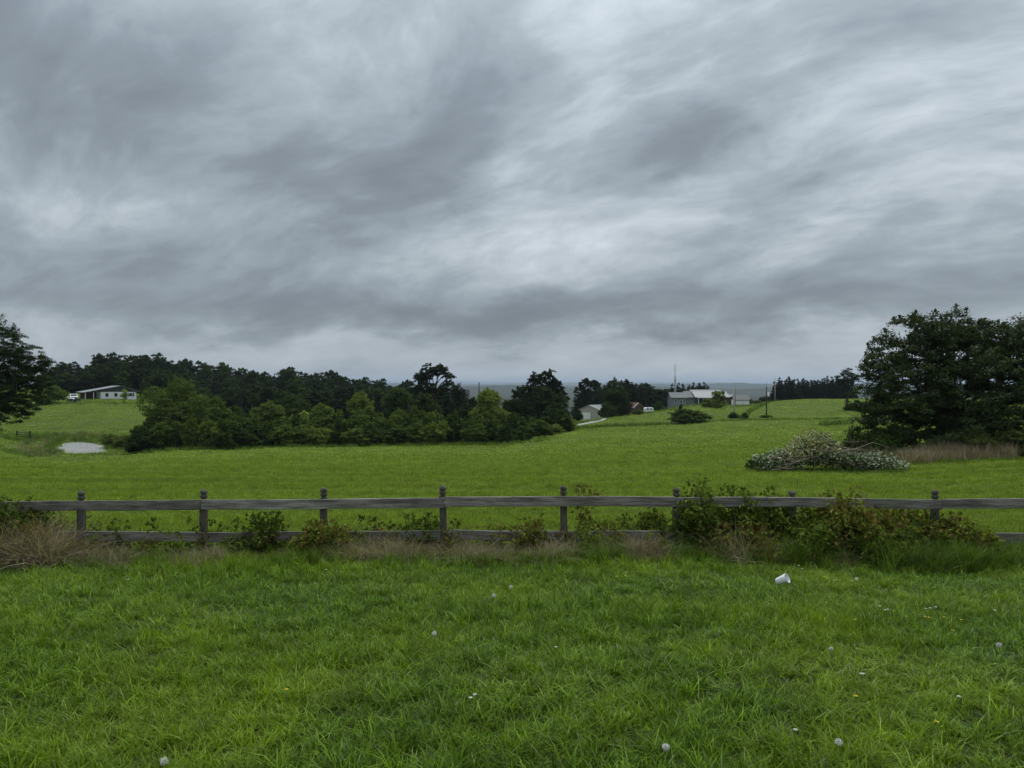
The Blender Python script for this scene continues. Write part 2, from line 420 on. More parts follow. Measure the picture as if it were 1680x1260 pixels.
# gravel drive, draped on the ground
m, t, o = mat_new('gravel'); co = world_co(t); nn = t.noise(co, 5, 6, 0.7)
principled(t, o, t.mix(nn, (0.20, 0.20, 0.185), (0.42, 0.41, 0.38)), 0.95, nn, .5, .03, .1)
def ribbon(name, pts, wd, lift, mat):
    """pts: (px, depth) along the middle; draped on the terrain"""
    c = [((p - 840) / F * d, d) for p, d in pts]; L = []
    for i in range(len(c) - 1):
        for q in range(8): L.append(np.array(c[i]) * (1 - q / 8) + np.array(c[i + 1]) * q / 8)
    L.append(np.array(c[-1])); V = []
    for i, p in enumerate(L):
        tt = L[min(i + 1, len(L) - 1)] - L[max(i - 1, 0)]; tt /= np.linalg.norm(tt); nn = np.array((-tt[1], tt[0]))
        for s in (-1, -.4, .4, 1):
            q = p + nn * s * wd / 2; V.append((q[0], q[1], ground(*q) + lift))
    f = [(i * 4 + k, i * 4 + k + 1, i * 4 + k + 5, i * 4 + k + 4) for i in range(len(L) - 1) for k in range(3)]
    b = MB(); b.add(V, f); return tag(b.build(name, mat, smooth=True), kind='structure')
ribbon('driveway', [(915, 176), (940, 182), (962, 192), (980, 204), (984, 222), (972, 240)], 4.2, .06, m)

# ------------------------------------------------------------------ leaves, crowns, trees
def leaf_mesh(name, C, D, N, L, Wd, tone, mat, fold=0.18):
    """folded rhombic leaves: centre C, along D, facing N, length L, width Wd"""
    C, D, N = (np.asarray(a, float) for a in (C, D, N)); k = len(C)
    D = D / (np.linalg.norm(D, axis=1, keepdims=True) + 1e-9)
    Sx = np.cross(D, N); Sx /= (np.linalg.norm(Sx, axis=1, keepdims=True) + 1e-9)
    Nn = np.cross(Sx, D); L = np.asarray(L)[:, None]; Wd = np.asarray(Wd)[:, None]
    v0 = C - D * L * .5; v2 = C + D * L * .5 - Nn * L * .10
    v1 = C - Sx * Wd * .5 + Nn * L * fold - D * L * .06; v3 = C + Sx * Wd * .5 + Nn * L * fold - D * L * .06
    V = np.stack([v0, v1, v2, v3], 1).reshape(-1, 3); i = np.arange(k)[:, None] * 4
    Fc = np.concatenate([i + np.array([[0, 3, 2]]), i + np.array([[0, 2, 1]])], 0)
    return mesh_np(name, V, [Fc], mat, False, {'tone': np.repeat(tone, 4)})

def unit(v): return v / (np.linalg.norm(v, axis=-1, keepdims=True) + 1e-9)

def crown_points(rng, lobes, clumps, cr, per, flat=.62, shell=.55, under=.35):
    """leaf positions: clumps spread over the lobes, leaves over each clump's upper shell"""
    lobes = np.asarray(lobes, float); wgt = (lobes[:, 3] * lobes[:, 4] + lobes[:, 4] * lobes[:, 5]); wgt /= wgt.sum()
    cc = []; cn = []
    while len(cc) < clumps:
        lb = lobes[rng.choice(len(lobes), p=wgt)]
        u = unit(rng.normal(size=3)); 
        if u[2] < -.25 and rng.rand() > under: continue
        r = shell + (1.04 - shell) * rng.rand() ** .6
        p = lb[:3] + u * lb[3:6] * r
        cc.append(p); cn.append(u)
    cc = np.array(cc); cn = np.array(cn)
    sz = cr * rng.uniform(.6, 1.35, len(cc))
    k = rng.poisson(per, len(cc)) + 2; idx = np.repeat(np.arange(len(cc)), k)
    u = unit(rng.normal(size=(len(idx), 3))); u[:, 2] = np.where(u[:, 2] < -.2, -u[:, 2] * .6, u[:, 2])
    r = rng.uniform(.35, 1.05, len(idx))[:, None] * sz[idx][:, None]
    pos = cc[idx] + u * r * np.array([1, 1, flat])
    nor = unit(u * .7 + cn[idx] * .35 + np.array([0, 0, .45]) + rng.normal(size=u.shape) * .35)
    ctone = rng.uniform(0, 1, len(cc)); tone = np.clip(ctone[idx] * .5 + rng.uniform(0, .5, len(idx)), 0, 1)
    return cc, pos, nor, tone

def limb(b, p0, p1, r0, r1, rng, bend=.12, n=5, sides=5):
    p0 = np.array(p0, float); p1 = np.array(p1, float); L = np.linalg.norm(p1 - p0); pts = []
    off = rng.normal(size=3) * L * bend; off[2] = abs(off[2])
    for i in range(n):
        s = i / (n - 1); pts.append(p0 * (1 - s) + p1 * s + off * math.sin(s * math.pi) * .6)
    b.tube(pts, [r0 * (1 - i / (n - 1)) + r1 * i / (n - 1) for i in range(n)], sides)

def tree_meshes(seed, lobes, mat, trunk_h, trunk_r, leaf, clumps, cr, per, flat=.62, shell=.55, under=.35,
                sprigs=0, sprig_len=1.0, aspect=.62, bark='bark', stems=1, droop=0.0, sides=5, limbs=22):
    rng = np.random.RandomState(seed)
    cc, pos, nor, tone = crown_points(rng, lobes, clumps, cr, per, flat, shell, under)
    lob = np.asarray(lobes, float)
    tb = MB(); heads = []
    for s in range(stems):
        a = rng.uniform(0, 6.28); base = np.array([math.cos(a), math.sin(a), 0]) * (trunk_r * 2.2 * (stems > 1)); base[2] = -.25
        top = np.array([base[0] * 2.2 + rng.normal() * trunk_r, base[1] * 2.2 + rng.normal() * trunk_r, trunk_h])
        mids = [base, base * .9 + np.array([0, 0, .45]), base * .5 + top * .5 + rng.normal(size=3) * trunk_r * .4, top]
        tb.tube(mids, [trunk_r * 1.35, trunk_r, trunk_r * .85, trunk_r * .6], 8); heads.append(top)
    if stems > 1: tb.lathe([(trunk_r * 4.2, -.25), (trunk_r * 3.8, .02), (trunk_r * 1.5, .22)], 9)
    for lb in lob:
        h = heads[rng.randint(len(heads))]
        limb(tb, h - np.array([0, 0, .02]), lb[:3], trunk_r * .5, trunk_r * .2, rng, sides=sides)
    for q in rng.choice(len(cc), min(limbs, len(cc)), replace=False):
        lb = lob[np.argmin(np.linalg.norm((lob[:, :3] - cc[q]) / lob[:, 3:6], axis=1))]
        limb(tb, lb[:3], cc[q], trunk_r * .2, trunk_r * .05, rng, sides=4)
    if sprigs:                                   # upright shoots that break the outline
        sp_p, sp_n, sp_t = [], [], []
        tops = cc[np.argsort(-(cc[:, 2] + rng.normal(size=len(cc)) * .25 * (np.ptp(cc[:, 2]) + .01)))][:sprigs]
        for c in tops:
            ctr = lob[np.argmin(np.linalg.norm(lob[:, :3] - c, axis=1)), :3]
            di = unit(unit(c - ctr) * .55 + np.array([0, 0, .8]) + rng.normal(size=3) * .25)
            Ls = sprig_len * rng.uniform(.5, 1.2); nl = int(per * 1.1)
            s = rng.rand(nl) ** .8; w_ = (1.15 - s)[:, None] * Ls * .27
            sp_p.append(c + di * (s * Ls)[:, None] + rng.normal(size=(nl, 3)) * w_)
            sp_n.append(unit(rng.normal(size=(nl, 3)) + np.array([0, 0, .8]))); sp_t.append(rng.uniform(.2, 1, nl))
        pos = np.concatenate([pos] + sp_p); nor = np.concatenate([nor] + sp_n); tone = np.concatenate([tone] + sp_t)
    k = len(pos); D = unit(rng.normal(size=(k, 3)) + np.array([0, 0, -droop])); D -= nor * (D * nor).sum(1, keepdims=True) * .7
    L = leaf * rng.uniform(.65, 1.35, k)
    fm = leaf_mesh('crown', pos, D, nor, L, L * aspect, tone, mat)
    tm = tb.mesh('trunk', M[bark], True)
    return tm, fm
def plant(name, label, cat, loc, meshes, group=None, rz=0.0, sc=(1, 1, 1), parts=('trunk', 'crown')):
    e = thing(name, label, cat, loc, rz, group); e.scale = sc
    for me, nm in zip(meshes, parts):
        link(bpy.data.objects.new(nm, me), e)
    return e

def lobes_round(seed, W_, H, zlow=.18, n=9, topbias=1.0):
    """an uneven rounded crown of overlapping lobes; W_ = crown half width, H = tree height"""
    r = np.random.RandomState(seed); L = []
    ch = H * (1 - zlow); cz_ = H * zlow + ch * .48
    L.append((0, 0, cz_, W_ * .62, W_ * .62, ch * .40))
    for i in range(n):
        a = i * 2.399 + r.uniform(-.4, .4); hz = r.uniform(0, 1); rad_ = W_ * .66 * math.sqrt(max(.05, 1 - (hz * 2 - .85) ** 2 * .72)) * r.uniform(.75, 1.1)
        q = r.uniform(.26, .46)
        L.append((math.cos(a) * rad_, math.sin(a) * rad_, H * zlow + ch * (.14 + .68 * hz), W_ * q, W_ * q, ch * q * .58))
    L.append((r.uniform(-.15, .15) * W_, 0, H - ch * .15, W_ * .33, W_ * .33, ch * .15))
    return L
def lobes_cedar(seed, W_, H, n=8):
    r = np.random.RandomState(seed); L = []
    for i in range(n):
        s = (i + .5) / n; q = (1 - s) * .92 + .035
        L.append((r.normal() * W_ * .07, r.normal() * W_ * .07, H * (.06 + .93 * s), W_ * q, W_ * q, H * .085))
    return L
def lobes_open(seed, W_, H, n=13, zlow=.40):
    """separate tufts on spreading limbs, sky between them"""
    r = np.random.RandomState(seed); L = []
    for i in range(n):
        a = math.pi * (i + .5) / n; el = r.uniform(.72, 1.0); yy = r.uniform(-.6, .6)
        L.append((math.cos(a) * W_ * el * .86, yy * W_, H * zlow + H * (1 - zlow) * (.14 + .74 * math.sin(a) ** .8 * el), W_ * .30, W_ * .30, H * .085))
    for i in range(n // 2):
        L.append((r.uniform(-.55, .55) * W_, r.uniform(-.5, .5) * W_, H * (zlow + (1 - zlow) * r.uniform(.15, .7)), W_ * .28, W_ * .28, H * .085))
    return L

# ---------- woods on the left horizon: copies of a few trees, each an object of its own
protos = []
for s in range(6):
    H, Wd = 14.0, 5.2
    kind_m = M['wood_dark'] if s % 2 == 0 else M['leaf_dark']
    protos.append(tree_meshes(100 + s, lobes_round(100 + s, Wd, H, .0, 13 + s % 3), kind_m, H * .4, .26, .60, 300, .95, 30, flat=.85, sprigs=16, sprig_len=1.1, limbs=12, under=.8))
cedars = []
for s in range(5):
    H, Wd = 10.0, 2.6
    cedars.append(tree_meshes(140 + s, lobes_cedar(140 + s, Wd, H, 11), M['cedar'], H * .95, .16, .40, 260, .50, 26, flat=.8, sprigs=8, sprig_len=.7, aspect=.4, shell=.3, limbs=4, droop=.2))
outline = [(60, 606), (92, 600), (140, 593), (190, 584), (215, 579), (245, 581), (275, 585), (305, 597), (350, 600), (400, 606), (460, 608), (520, 612), (580, 616), (630, 625), (690, 634), (730, 640)]
ox, oy = zip(*outline)
WG = 'trees of the dark wood on the left skyline'
rr = random.Random(11); k = 0
ORD = 'first second third fourth fifth sixth seventh eighth ninth tenth eleventh twelfth thirteenth fourteenth fifteenth sixteenth seventeenth eighteenth nineteenth twentieth'.split()
ORD += ['twenty-' + w_ for w_ in ORD[:9]] + ['thirtieth'] + ['thirty-' + w_ for w_ in ORD[:9]]
def ztop(py, d): return CAMZ - (py - 630) / F * d
for row, (dd, dy0, step) in enumerate(((300, 0, 21), (272, 9, 24), (250, 22, 27))):
    px = 78 + row * 9; io = 0
    while px < 735 - row * 20:
        d = dd + (px - 90) * .07 + rr.uniform(-7, 7)
        if row == 2 and px < 262: d = 246 + rr.uniform(-3, 3)
        top = np.interp(px, ox, oy) + dy0 + rr.uniform(-5, 6)
        g = Gb(px, d); H = max(6, ztop(top, d) - g.z); me = protos[k % 6]
        wv = min(1.3, max(.8, H / 13)) * rr.uniform(.85, 1.15)
        lab = (ORD[io] + ' tree from the left along the skyline of the dark left wood', 'dark broadleaf tree in the middle ranks of the left wood', 'dark broadleaf tree at the near edge of the left wood, below its skyline')[row]
        plant('woodland_tree', lab, 'tree', g, me, WG + (', back rank', ', middle rank', ', front rank')[row], rr.uniform(0, 6.28), (wv, wv, H / 14.0 * 1.0))
        k += 1; io += 1; px += step * rr.uniform(.8, 1.2)

for i, (px, top, d) in enumerate([(p_, 640 + 6 * math.sin(p_ * .11), 208 + 8 * math.sin(p_ * .3)) for p_ in range(318, 740, 20)] + [(262, 612, 236), (244, 618, 240), (1092, 640, 300), (1106, 638, 304), (1120, 636, 300), (1136, 634, 303), (1150, 634, 300), (1164, 640, 305)]):
    g = Gb(px, d); H = ztop(top, d) - g.z; wv = min(1.0, H / 11)
    lab, gp = (('dark tree in the hollow between the tree belt and the left wood', 'hollow trees behind the belt') if d < 225 else ('dark tree beside the right end of the white house', 'trees right of the white house') if px < 300 else ('dark tree in the mass behind the long grey house roof', 'trees behind the long house'))
    plant('woodland_tree', lab, 'tree', g, protos[i % 6], gp, i * 1.3, (wv, wv, H / 14.0))
# ---------- the belt of trees and shrubs across the middle
def single(seed, px, top, d, hw, kind, mat, label, leaf=.36, dens=1.0, name=None, base_dx=0, cat='tree', zlow=.12):
    g = Gb(px + base_dx, d, .1); H = ztop(top, d) - g.z; Wd = hw * d / F
    area = (Wd * Wd + Wd * H) / (leaf * leaf)
    if kind == 'round':
        lo = lobes_round(seed, Wd, H, 0.0, 14); cl = int(min(700, 130 + 110 * Wd)); mm = tree_meshes(seed, lo, M[mat], H * .4, .035 * H * .5 + .05, leaf, int(cl * dens), Wd * .13 + .14, 30, flat=.85, sprigs=26, sprig_len=H * .09, under=.8)
    elif kind == 'cedar':
        lo = lobes_cedar(seed, Wd, H, 10); mm = tree_meshes(seed, lo, M[mat], H * .9, .02 * H, leaf, int(330 * dens), Wd * .20, 28, flat=.8, sprigs=16, sprig_len=H * .09, aspect=.4, shell=.3, limbs=4)
    else:
        lo = lobes_open(seed, Wd, H); mm = tree_meshes(seed, lo, M[mat], H * .45, .028 * H, leaf, int(400 * dens), Wd * .085, 26, flat=.8, shell=.3, sprigs=6, sprig_len=H * .05, limbs=30)
    return plant(name or {'round': 'broadleaf_tree', 'cedar': 'cedar_tree', 'open': 'open_crowned_tree'}[kind], label, cat, g, mm)
BELT = [
 (290, 622, 128, 58, 'round', 'leaf_mid', 'big bushy olive-green tree right of the pond, in front of the wood', .30),
 (350, 652, 134, 30, 'round', 'leaf_mid', 'smaller green tree touching the right side of the big bushy pond tree', .30),
 (404, 643, 150, 20, 'cedar', 'cedar', 'dark pointed cedar in the belt, left of the yellow-green saplings', .34),
 (380, 668, 140, 28, 'round', 'leaf_dark', 'low dark tree between the pond-side trees and the pointed cedar', .32),
 (438, 660, 146, 32, 'round', 'leaf_mid', 'green round tree just right of the pointed cedar in the belt', .32),
 (476, 652, 158, 36, 'round', 'leaf_dark', 'broad dark tree behind the yellow-green saplings in the belt', .34),
 (500, 676, 130, 11, 'round', 'leaf_lime', 'slim yellow-green sapling standing bright before the dark belt', .24),
 (481, 681, 131, 13, 'round', 'leaf_pale', 'short pale sapling left of the slim yellow-green one', .24),
 (525, 664, 140, 30, 'round', 'leaf_mid', 'mid-green rounded tree right of the yellow-green saplings', .32),
 (560, 650, 144, 26, 'cedar', 'cedar', 'broad blackish cedar left of the pale-topped belt trees', .32),
 (592, 646, 160, 34, 'round', 'leaf_pale', 'pale green tree rising behind two dark cedars in the belt', .34),
 (622, 646, 140, 24, 'cedar', 'cedar', 'dark cedar left of the tall umbrella-crowned tree, nearer than the pale tree', .32),
 (650, 640, 172, 34, 'round', 'leaf_dark', 'dark rounded tree left of the umbrella-crowned tree and behind it', .36),
 (668, 653, 138, 26, 'cedar', 'leaf_dark', 'dense dark green conical tree below left of the umbrella crown', .32),
 (710, 596, 186, 36, 'open', 'wood_dark', 'tallest tree of the belt, umbrella crown with sky showing through', .42),
 (698, 648, 146, 28, 'round', 'leaf_dark', 'dark tree filling in below the umbrella crown', .32),
 (736, 642, 150, 26, 'cedar', 'cedar', 'dark cedar right of the umbrella-crowned tree', .32),
 (752, 634, 196, 16, 'round', 'wood_dark', 'small dark treetop at the left end of the hazy valley gap', .36),
 (775, 655, 182, 24, 'round', 'wood_dark', 'low dark tree in the valley gap left of the pale pyramid tree', .36),
 (802, 642, 136, 36, 'round', 'leaf_pale', 'pale olive pyramid-shaped tree in the middle of the valley gap', .30),
 (842, 656, 160, 28, 'round', 'leaf_dark', 'dark tree between the pale pyramid tree and the tall dark one', .34),
 (862, 637, 165, 28, 'round', 'wood_dark', 'dark shoulder tree against the left side of the tall dark tree', .36),
 (894, 608, 158, 38, 'open', 'wood_dark', 'tall dark flat-topped tree at the right end of the belt', .36),
 (896, 632, 155, 42, 'round', 'wood_dark', 'wide dark tree body under the tall flat-topped crown', .34),
 (914, 664, 146, 26, 'round', 'leaf_dark', 'dark tree at the belt end beside the gravel drive', .32),
]
for i, bt in enumerate(BELT):
    px, top, d, hw, kind, mt, lab, lf = bt
    single(300 + i, px, top, d, hw, kind, mt, lab, lf, dens=1.15 if hw > 30 else .9)
# shrubs along the belt's near edge
shrubs = []
for s in range(6):
    mt = ('leaf_dark', 'leaf_mid', 'leaf_dark', 'leaf_pale', 'leaf_mid', 'leaf_mid')[s]
    lo = lobes_round(500 + s, 2.0, 3.0, .02, 10)
    shrubs.append(tree_meshes(500 + s, lo, M[mt], .9, .05, .25, 260, .36, 26, flat=.85, sprigs=24, sprig_len=.5, stems=3, shell=.4, under=.9, limbs=10))
rr = random.Random(5); px = 236; k = 0
while px < 940:
    d = np.interp(px, [236, 400, 700, 850, 900, 940], [118, 119, 123.5, 126, 133, 152]) + rr.uniform(-1.2, 1.5)
    g = Gb(px, d, .15); base = 630 + (CAMZ - g.z) / d * F
    top = np.interp(px, [236, 300, 420, 560, 700, 850, 940], [705, 697, 702, 700, 697, 694, 690]) + rr.uniform(-6, 7)
    H = max(1.6, ztop(top, d) - g.z); wv = rr.uniform(.85, 1.35) * (1 if px < 890 else .8)
    plant('hedge_shrub', ORD[k] + ' shrub from the left in the ragged row edging the tree belt', 'shrub', g, shrubs[(k * 5 + k // 4) % 6], 'shrubs along the near edge of the tree belt', rr.uniform(0, 6.28), (wv, wv, H / 3.0), ('stem', 'foliage'))
    px += rr.uniform(19, 30); k += 1
px = 250; 
while px < 930:          # second rank that fills between shrubs and trees
    d = np.interp(px, [236, 400, 700, 850, 930], [124, 127, 131, 134, 150]) + rr.uniform(-2, 2)
    g = Gb(px, d, .15); H = max(2.2, ztop(rr.uniform(674, 690), d) - g.z); wv = rr.uniform(1.1, 1.6)
    plant('hedge_shrub', 'taller leafy shrub in the second rank of the tree belt', 'shrub', g, shrubs[(k * 3 + 1) % 6], 'second rank shrubs of the tree belt', rr.uniform(0, 6.28), (wv, wv, H / 3.0), ('stem', 'foliage'))
    px += rr.uniform(26, 38); k += 1
for px, top, d, sc, lab in ((182, 713, 131, 1.0, 'dark rounded shrub on the right bank of the pond'), (206, 716, 128, .9, 'low dark shrub between the pond shrub and the big bushy tree'), (222, 707, 122, .9, 'dark shrub tucked under the left skirt of the big bushy tree')):
    g = Gb(px, d, .1); H = ztop(top, d) - g.z
    plant('pond_shrub', lab, 'shrub', g, shrubs[(px // 7) % 3 * 2], None, px, (sc, sc, H / 3), ('stem', 'foliage'))

# ---------- right middle distance
RIGHT = [
 (966, 620, 272, 24, 'open', 'wood_dark', 'open-crowned dark tree rising behind the metal barn', .55),
 (964, 640, 275, 26, 'round', 'wood_dark', 'dense dark tree directly behind the metal barn roof', .55),
 (986, 640, 268, 18, 'round', 'wood_dark', 'dark tree behind the right end of the metal barn', .5),
 (1006, 624, 264, 26, 'round', 'wood_dark', 'dark round tree with the highest top right of the barn', .5),
 (1012, 636, 228, 24, 'round', 'leaf_dark', 'large dark green tree in front of the metal barn side wall', .42),
 (998, 660, 226, 16, 'round', 'leaf_dark', 'shorter dark tree hiding the right end of the metal barn', .42),
 (1032, 624, 280, 20, 'round', 'wood_dark', 'dark round-topped tree behind the red shed, left one', .55),
 (1058, 631, 284, 24, 'round', 'wood_dark', 'dark tree behind the red shed and the white camper', .55),
 (1084, 640, 286, 22, 'round', 'wood_dark', 'low dark tree left of the antenna mast', .55),
 (1178, 642, 226, 15, 'round', 'leaf_pale', 'light olive tree in front of the long grey house', .34),
 (1162, 656, 232, 12, 'round', 'leaf_mid', 'small green tree left of the light olive one, before the house porch', .34),
 (1258, 652, 292, 12, 'round', 'wood_dark', 'low dark tree left of the conifer row beyond the far field', .5),
]
for i, bt in enumerate(RIGHT):
    px, top, d, hw, kind, mt, lab, lf = bt
    single(400 + i, px, top, d, hw, kind, mt, lab, lf, dens=.9 if px != 1178 else .42)
for px, top, d, hw, lab in ((948, 674, 232, 9, 'small dark bush in front of the metal barn door'), (1047, 672, 226, 9, 'dark bush in front of the red shed'), (1122, 672, 172, 28, 'left half of the wide dark bush on the field edge'),
      (1146, 676, 173, 24, 'right half of the wide dark bush on the field edge'), (1116, 666, 176, 6, 'pointed young bush at the crown of the wide dark bush'), (1205, 677, 180, 12, 'bush at the foot of the pale utility pole'), (1258, 684, 181, 12, 'low bush round the foot of the dark utility pole'),
      (1080, 660, 248, 10, 'roundish bush between the white camper and the long house'), (1242, 657, 280, 9, 'bush right of the small white shed'), (1230, 655, 286, 8, 'bush behind the right gable of the small white shed'),
      (1090, 668, 242, 6, 'tiny bush left of the wide field-edge bush'), (1275, 656, 283, 7, 'low bush at the left foot of the conifer row'), (1396, 664, 206, 13, 'low bush at the foot of the lopped tree'), (1408, 658, 200, 10, 'bush between the lopped tree and the big dark tree'), (1221, 678, 178, 8, 'thin bush right of the pale utility pole')):
    g = Gb(px, d, .1); H = max(.8, ztop(top, d) - g.z); wv = hw * d / F / 2.0
    plant('field_bush', lab, 'bush', g, shrubs[(0, 2, 5, 4)[px % 4]], None, px, (wv, wv, H / 3), ('stem', 'foliage'))
rr = random.Random(8)
for i, px in enumerate([1094, 1102, 1112, 1121, 1130, 1138, 1147, 1155, 1161]):
    d = 296 + rr.uniform(-4, 6); g = Gb(px, d); H = ztop(np.interp(px, [1094, 1120, 1147, 1162], [634, 630, 627, 632]) + rr.uniform(-2, 3), d) - g.z
    plant('conifer_tree', 'dark conifer behind the long grey house, right of the antenna mast' if px > 1107 else 'dark conifer behind the left end of the long grey house', 'conifer', g, cedars[i % 5], 'conifers behind the house' if px > 1107 else 'conifers left of the mast', rr.uniform(0, 6), (1.0, 1.0, H / 10.0))
for i in range(34):
    px = 1270 + (i % 17) * 7.6 + rr.uniform(-2, 2) + (i // 17) * 3.8; d = 288 + (i // 17) * 9 + rr.uniform(-2, 2); g = Gb(px, d)
    H = ztop(np.interp(px, [1268, 1285, 1300, 1340, 1372, 1400], [626, 622, 620, 624, 620, 622]) + rr.uniform(-3, 4), d) - g.z
    plant('conifer_tree', (ORD[i] + ' conifer from the left in the near row on the far crest of the field') if i < 17 else 'dark conifer in the second row on the far crest of the field', 'conifer', g, cedars[(i * 2 + 1) % 5], 'conifer row on the field crest', rr.uniform(0, 6), (.95, .95, H / 10.0))
# lopped tree left of the big dark tree
g = Gb(1389, 208); H = ztop(605, 208) - g.z; q = 208 / F
lo = [((x - 1389) * q, yv, ztop(y, 208) - g.z, r * q, r * q, r * q * .8) for x, y, r, yv in ((1384, 618, 10, 0), (1394, 612, 9, 1), (1401, 622, 10, -1), (1378, 628, 7, .5), (1392, 632, 10, 0), (1388, 650, 5, 0), (1390, 662, 5, .4), (1387, 640, 5, -.3))]
plant('lopped_tree', 'tall ivy-clad lopped tree standing alone at the left edge of the big dark tree', 'tree', g, tree_meshes(71, lo, M['wood_dark'], H * .75, .42, .36, 120, .8, 24, shell=.4, limbs=12))

# ---------- the big dark tree on the right (about 52 m away)
def by_px(px0, d, items):
    g = Gb(px0, d); q = d / F
    return g, [((x - px0) * q, yv, ztop(y, d) - g.z, r * q * (1 if len(t_) == 0 else t_[0]), r * q, r * q * (1 if len(t_) < 2 else t_[1])) for x, y, r, yv, *t_ in items]
g, lo = by_px(1560, 53, [(1492, 562, 42, 0), (1516, 548, 36, -1.2), (1590, 560, 44, .6), (1570, 590, 55, -1.5), (1640, 562, 42, -.4), (1455, 585, 34, .4), (1440, 625, 42, -.6), (1490, 630, 60, -1.6),
      (1560, 640, 70, -2.2), (1630, 630, 66, -1.8), (1420, 655, 30, 0), (1440, 690, 52, -1), (1520, 700, 62, -2.6), (1600, 700, 66, -2.6), (1415, 715, 34, -.8), (1690, 590, 60, 0), (1710, 650, 80, -1), (1680, 700, 60, -2.2), (1760, 620, 60, 1), (1780, 690, 60, 0), (1550, 600, 60, 2.5), (1640, 640, 70, 3), (1460, 725, 34, -1.5), (1530, 728, 36, -2.6), (1600, 728, 38, -2.6), (1670, 728, 38, -2.4), (1740, 725, 40, -1.5), (1500, 660, 70, 1.5), (1600, 690, 80, 2.5), (1668, 575, 48, .3), (1660, 610, 55, -.8), (1550, 548, 40, .3), (1616, 548, 38, .5), (1470, 600, 42, .8), (1540, 575, 50, 1.2), (1600, 590, 55, 1.8), (1480, 715, 50, 1.5), (1560, 715, 50, 2), (1640, 715, 50, 2), (1720, 715, 50, 1)])
plant('big_dark_tree', 'big dense dark-leaved tree filling the right edge of the field', 'tree', g,
      tree_meshes(77, lo, M['leaf_big'], 2.6, .17, .140, 2400, .50, 72, flat=.9, shell=.3, under=1.0, sprigs=230, sprig_len=.6, aspect=.7, stems=5, limbs=80))
for px, top, d, hw, mt, lab in ((1606, 712, 48, 36, 'leaf_olive', 'low olive bush at the right foot of the big dark tree'), (1664, 708, 48, 44, 'leaf_olive', 'olive bush at the right edge of the picture below the big dark tree'), (1402, 712, 50, 26, 'leaf_dark', 'dark leafy bush behind the brush pile at the left foot of the big dark tree'),
                            (1448, 722, 49, 34, 'leaf_dark', 'dark low bush under the big dark tree, right of the brush pile top')):
    g = Gb(px, d, .1); H = ztop(top, d) - g.z; Wd = hw * d / F
    plant('understory_bush', lab, 'bush', g, tree_meshes(600 + px, lobes_round(600 + px, Wd, H, .0, 9), M[mt], .6, .05, .14, 300, .28, 34, stems=3, sprigs=22, sprig_len=.4, shell=.35, under=.7), None, 0, (1, 1, 1), ('stem', 'foliage'))

# ---------- tree at the left edge
g, lo = by_px(-42, 88, [(-40, 590, 60, 0), (-4, 560, 30, 0), (30, 576, 28, -.5), (52, 594, 26, .5), (20, 606, 40, -1), (62, 622, 24, 0), (38, 642, 38, -.6), (-10, 640, 56, -2),
       (4, 676, 30, -.8), (26, 668, 26, .6), (-50, 680, 50, 0), (-14, 702, 20, -1), (-70, 550, 50, 0), (-110, 620, 60, 0), (74, 604, 14, .3), (-12, 545, 18, 0), (10, 640, 50, 2)])
plant('edge_tree', 'feathery dark green tree cut off by the left edge of the picture', 'tree', g,
      tree_meshes(79, lo, M['leaf_dark'], 5.0, .24, .165, 1350, .50, 100, flat=.8, shell=.35, under=.9, sprigs=130, sprig_len=1.25, aspect=.42, limbs=60))
for px, top, d, hw, lab in ((92, 634, 205, 16, 'green bush beside the parked pickup, left of the white house'), (70, 648, 200, 16, 'low green bush between the left edge tree and the parked pickup')):
    g = Gb(px, d, .1); H = ztop(top, d) - g.z; wv = hw * d / F / 2
    plant('yard_bush', lab, 'bush', g, shrubs[1 if px < 80 else 4], None, 1.0, (wv, wv, H / 3), ('stem', 'foliage'))
g = Gb(203, 206, .1); H = ztop(641, 206) - g.z
plant('yard_shrub', 'light green vase-shaped shrub in front of the white house', 'shrub', g,
      tree_meshes(83, [(0, 0, H * .75, .75, .7, H * .25), (-.3, 0, H * .5, .6, .5, H * .25), (.25, 0, H * .45, .5, .5, H * .3)], M['leaf_lime'], .5, .05, .22, 46, .3, 22, sprigs=18, sprig_len=.7, stems=3), None, 0, (1, 1, 1), ('stem', 'foliage'))

# ------------------------------------------------------------------ buildings
M['white_siding'] = None
def siding(name, col, pitch, axis=2, rough=.6, depth=.01):
    m, t, o = mat_new(name); co = obj_co(t); s = t.sep(co)[axis]
    fr = t.m('FRACT', t.m('DIVIDE', s, pitch)); n = t.noise(co, 3, 5, .6)
    c = t.mix(t.map(n, .3, .7, 0, 1), [x * .85 for x in col], col)
    principled(t, o, c, rough, fr, .6, depth, .3); return m
M['white_siding'] = siding('white_siding', (.84, .85, .85), .22)
M['grey_siding'] = siding('grey_siding', (.20, .22, .23), .25)
M['dark_gable'] = siding('dark_gable', (.060, .068, .075), .25)
M['tan_metal'] = siding('tan_metal', (.40, .38, .33), .30, 0, .5)
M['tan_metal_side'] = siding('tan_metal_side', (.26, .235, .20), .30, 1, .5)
M['metal_roof'] = siding('metal_roof', (.19, .20, .205), .40, 0, .4)
M['metal_roof_y'] = siding('metal_roof_y', (.24, .255, .26), .40, 1, .4)
M['shingle'] = siding('shingle', (.18, .19, .195), .2, 1, .9)
M['red_wood'] = siding('red_wood', (.12, .055, .045), .2, 0, .8)
M['brown_wall'] = siding('brown_wall', (.10, .065, .05), .3, 0, .8)
M['trim'] = simple('trim_white', (.78, .78, .76), .5, .05)
M['dark'] = simple('dark_trim', (.03, .032, .035), .6, .2)
M['pole_dark'] = simple('pole_dark', (.07, .06, .052), .9, .25, 8, .2)
M['pole_pale'] = simple('pole_pale', (.36, .35, .33), .9, .2, 8, .2)
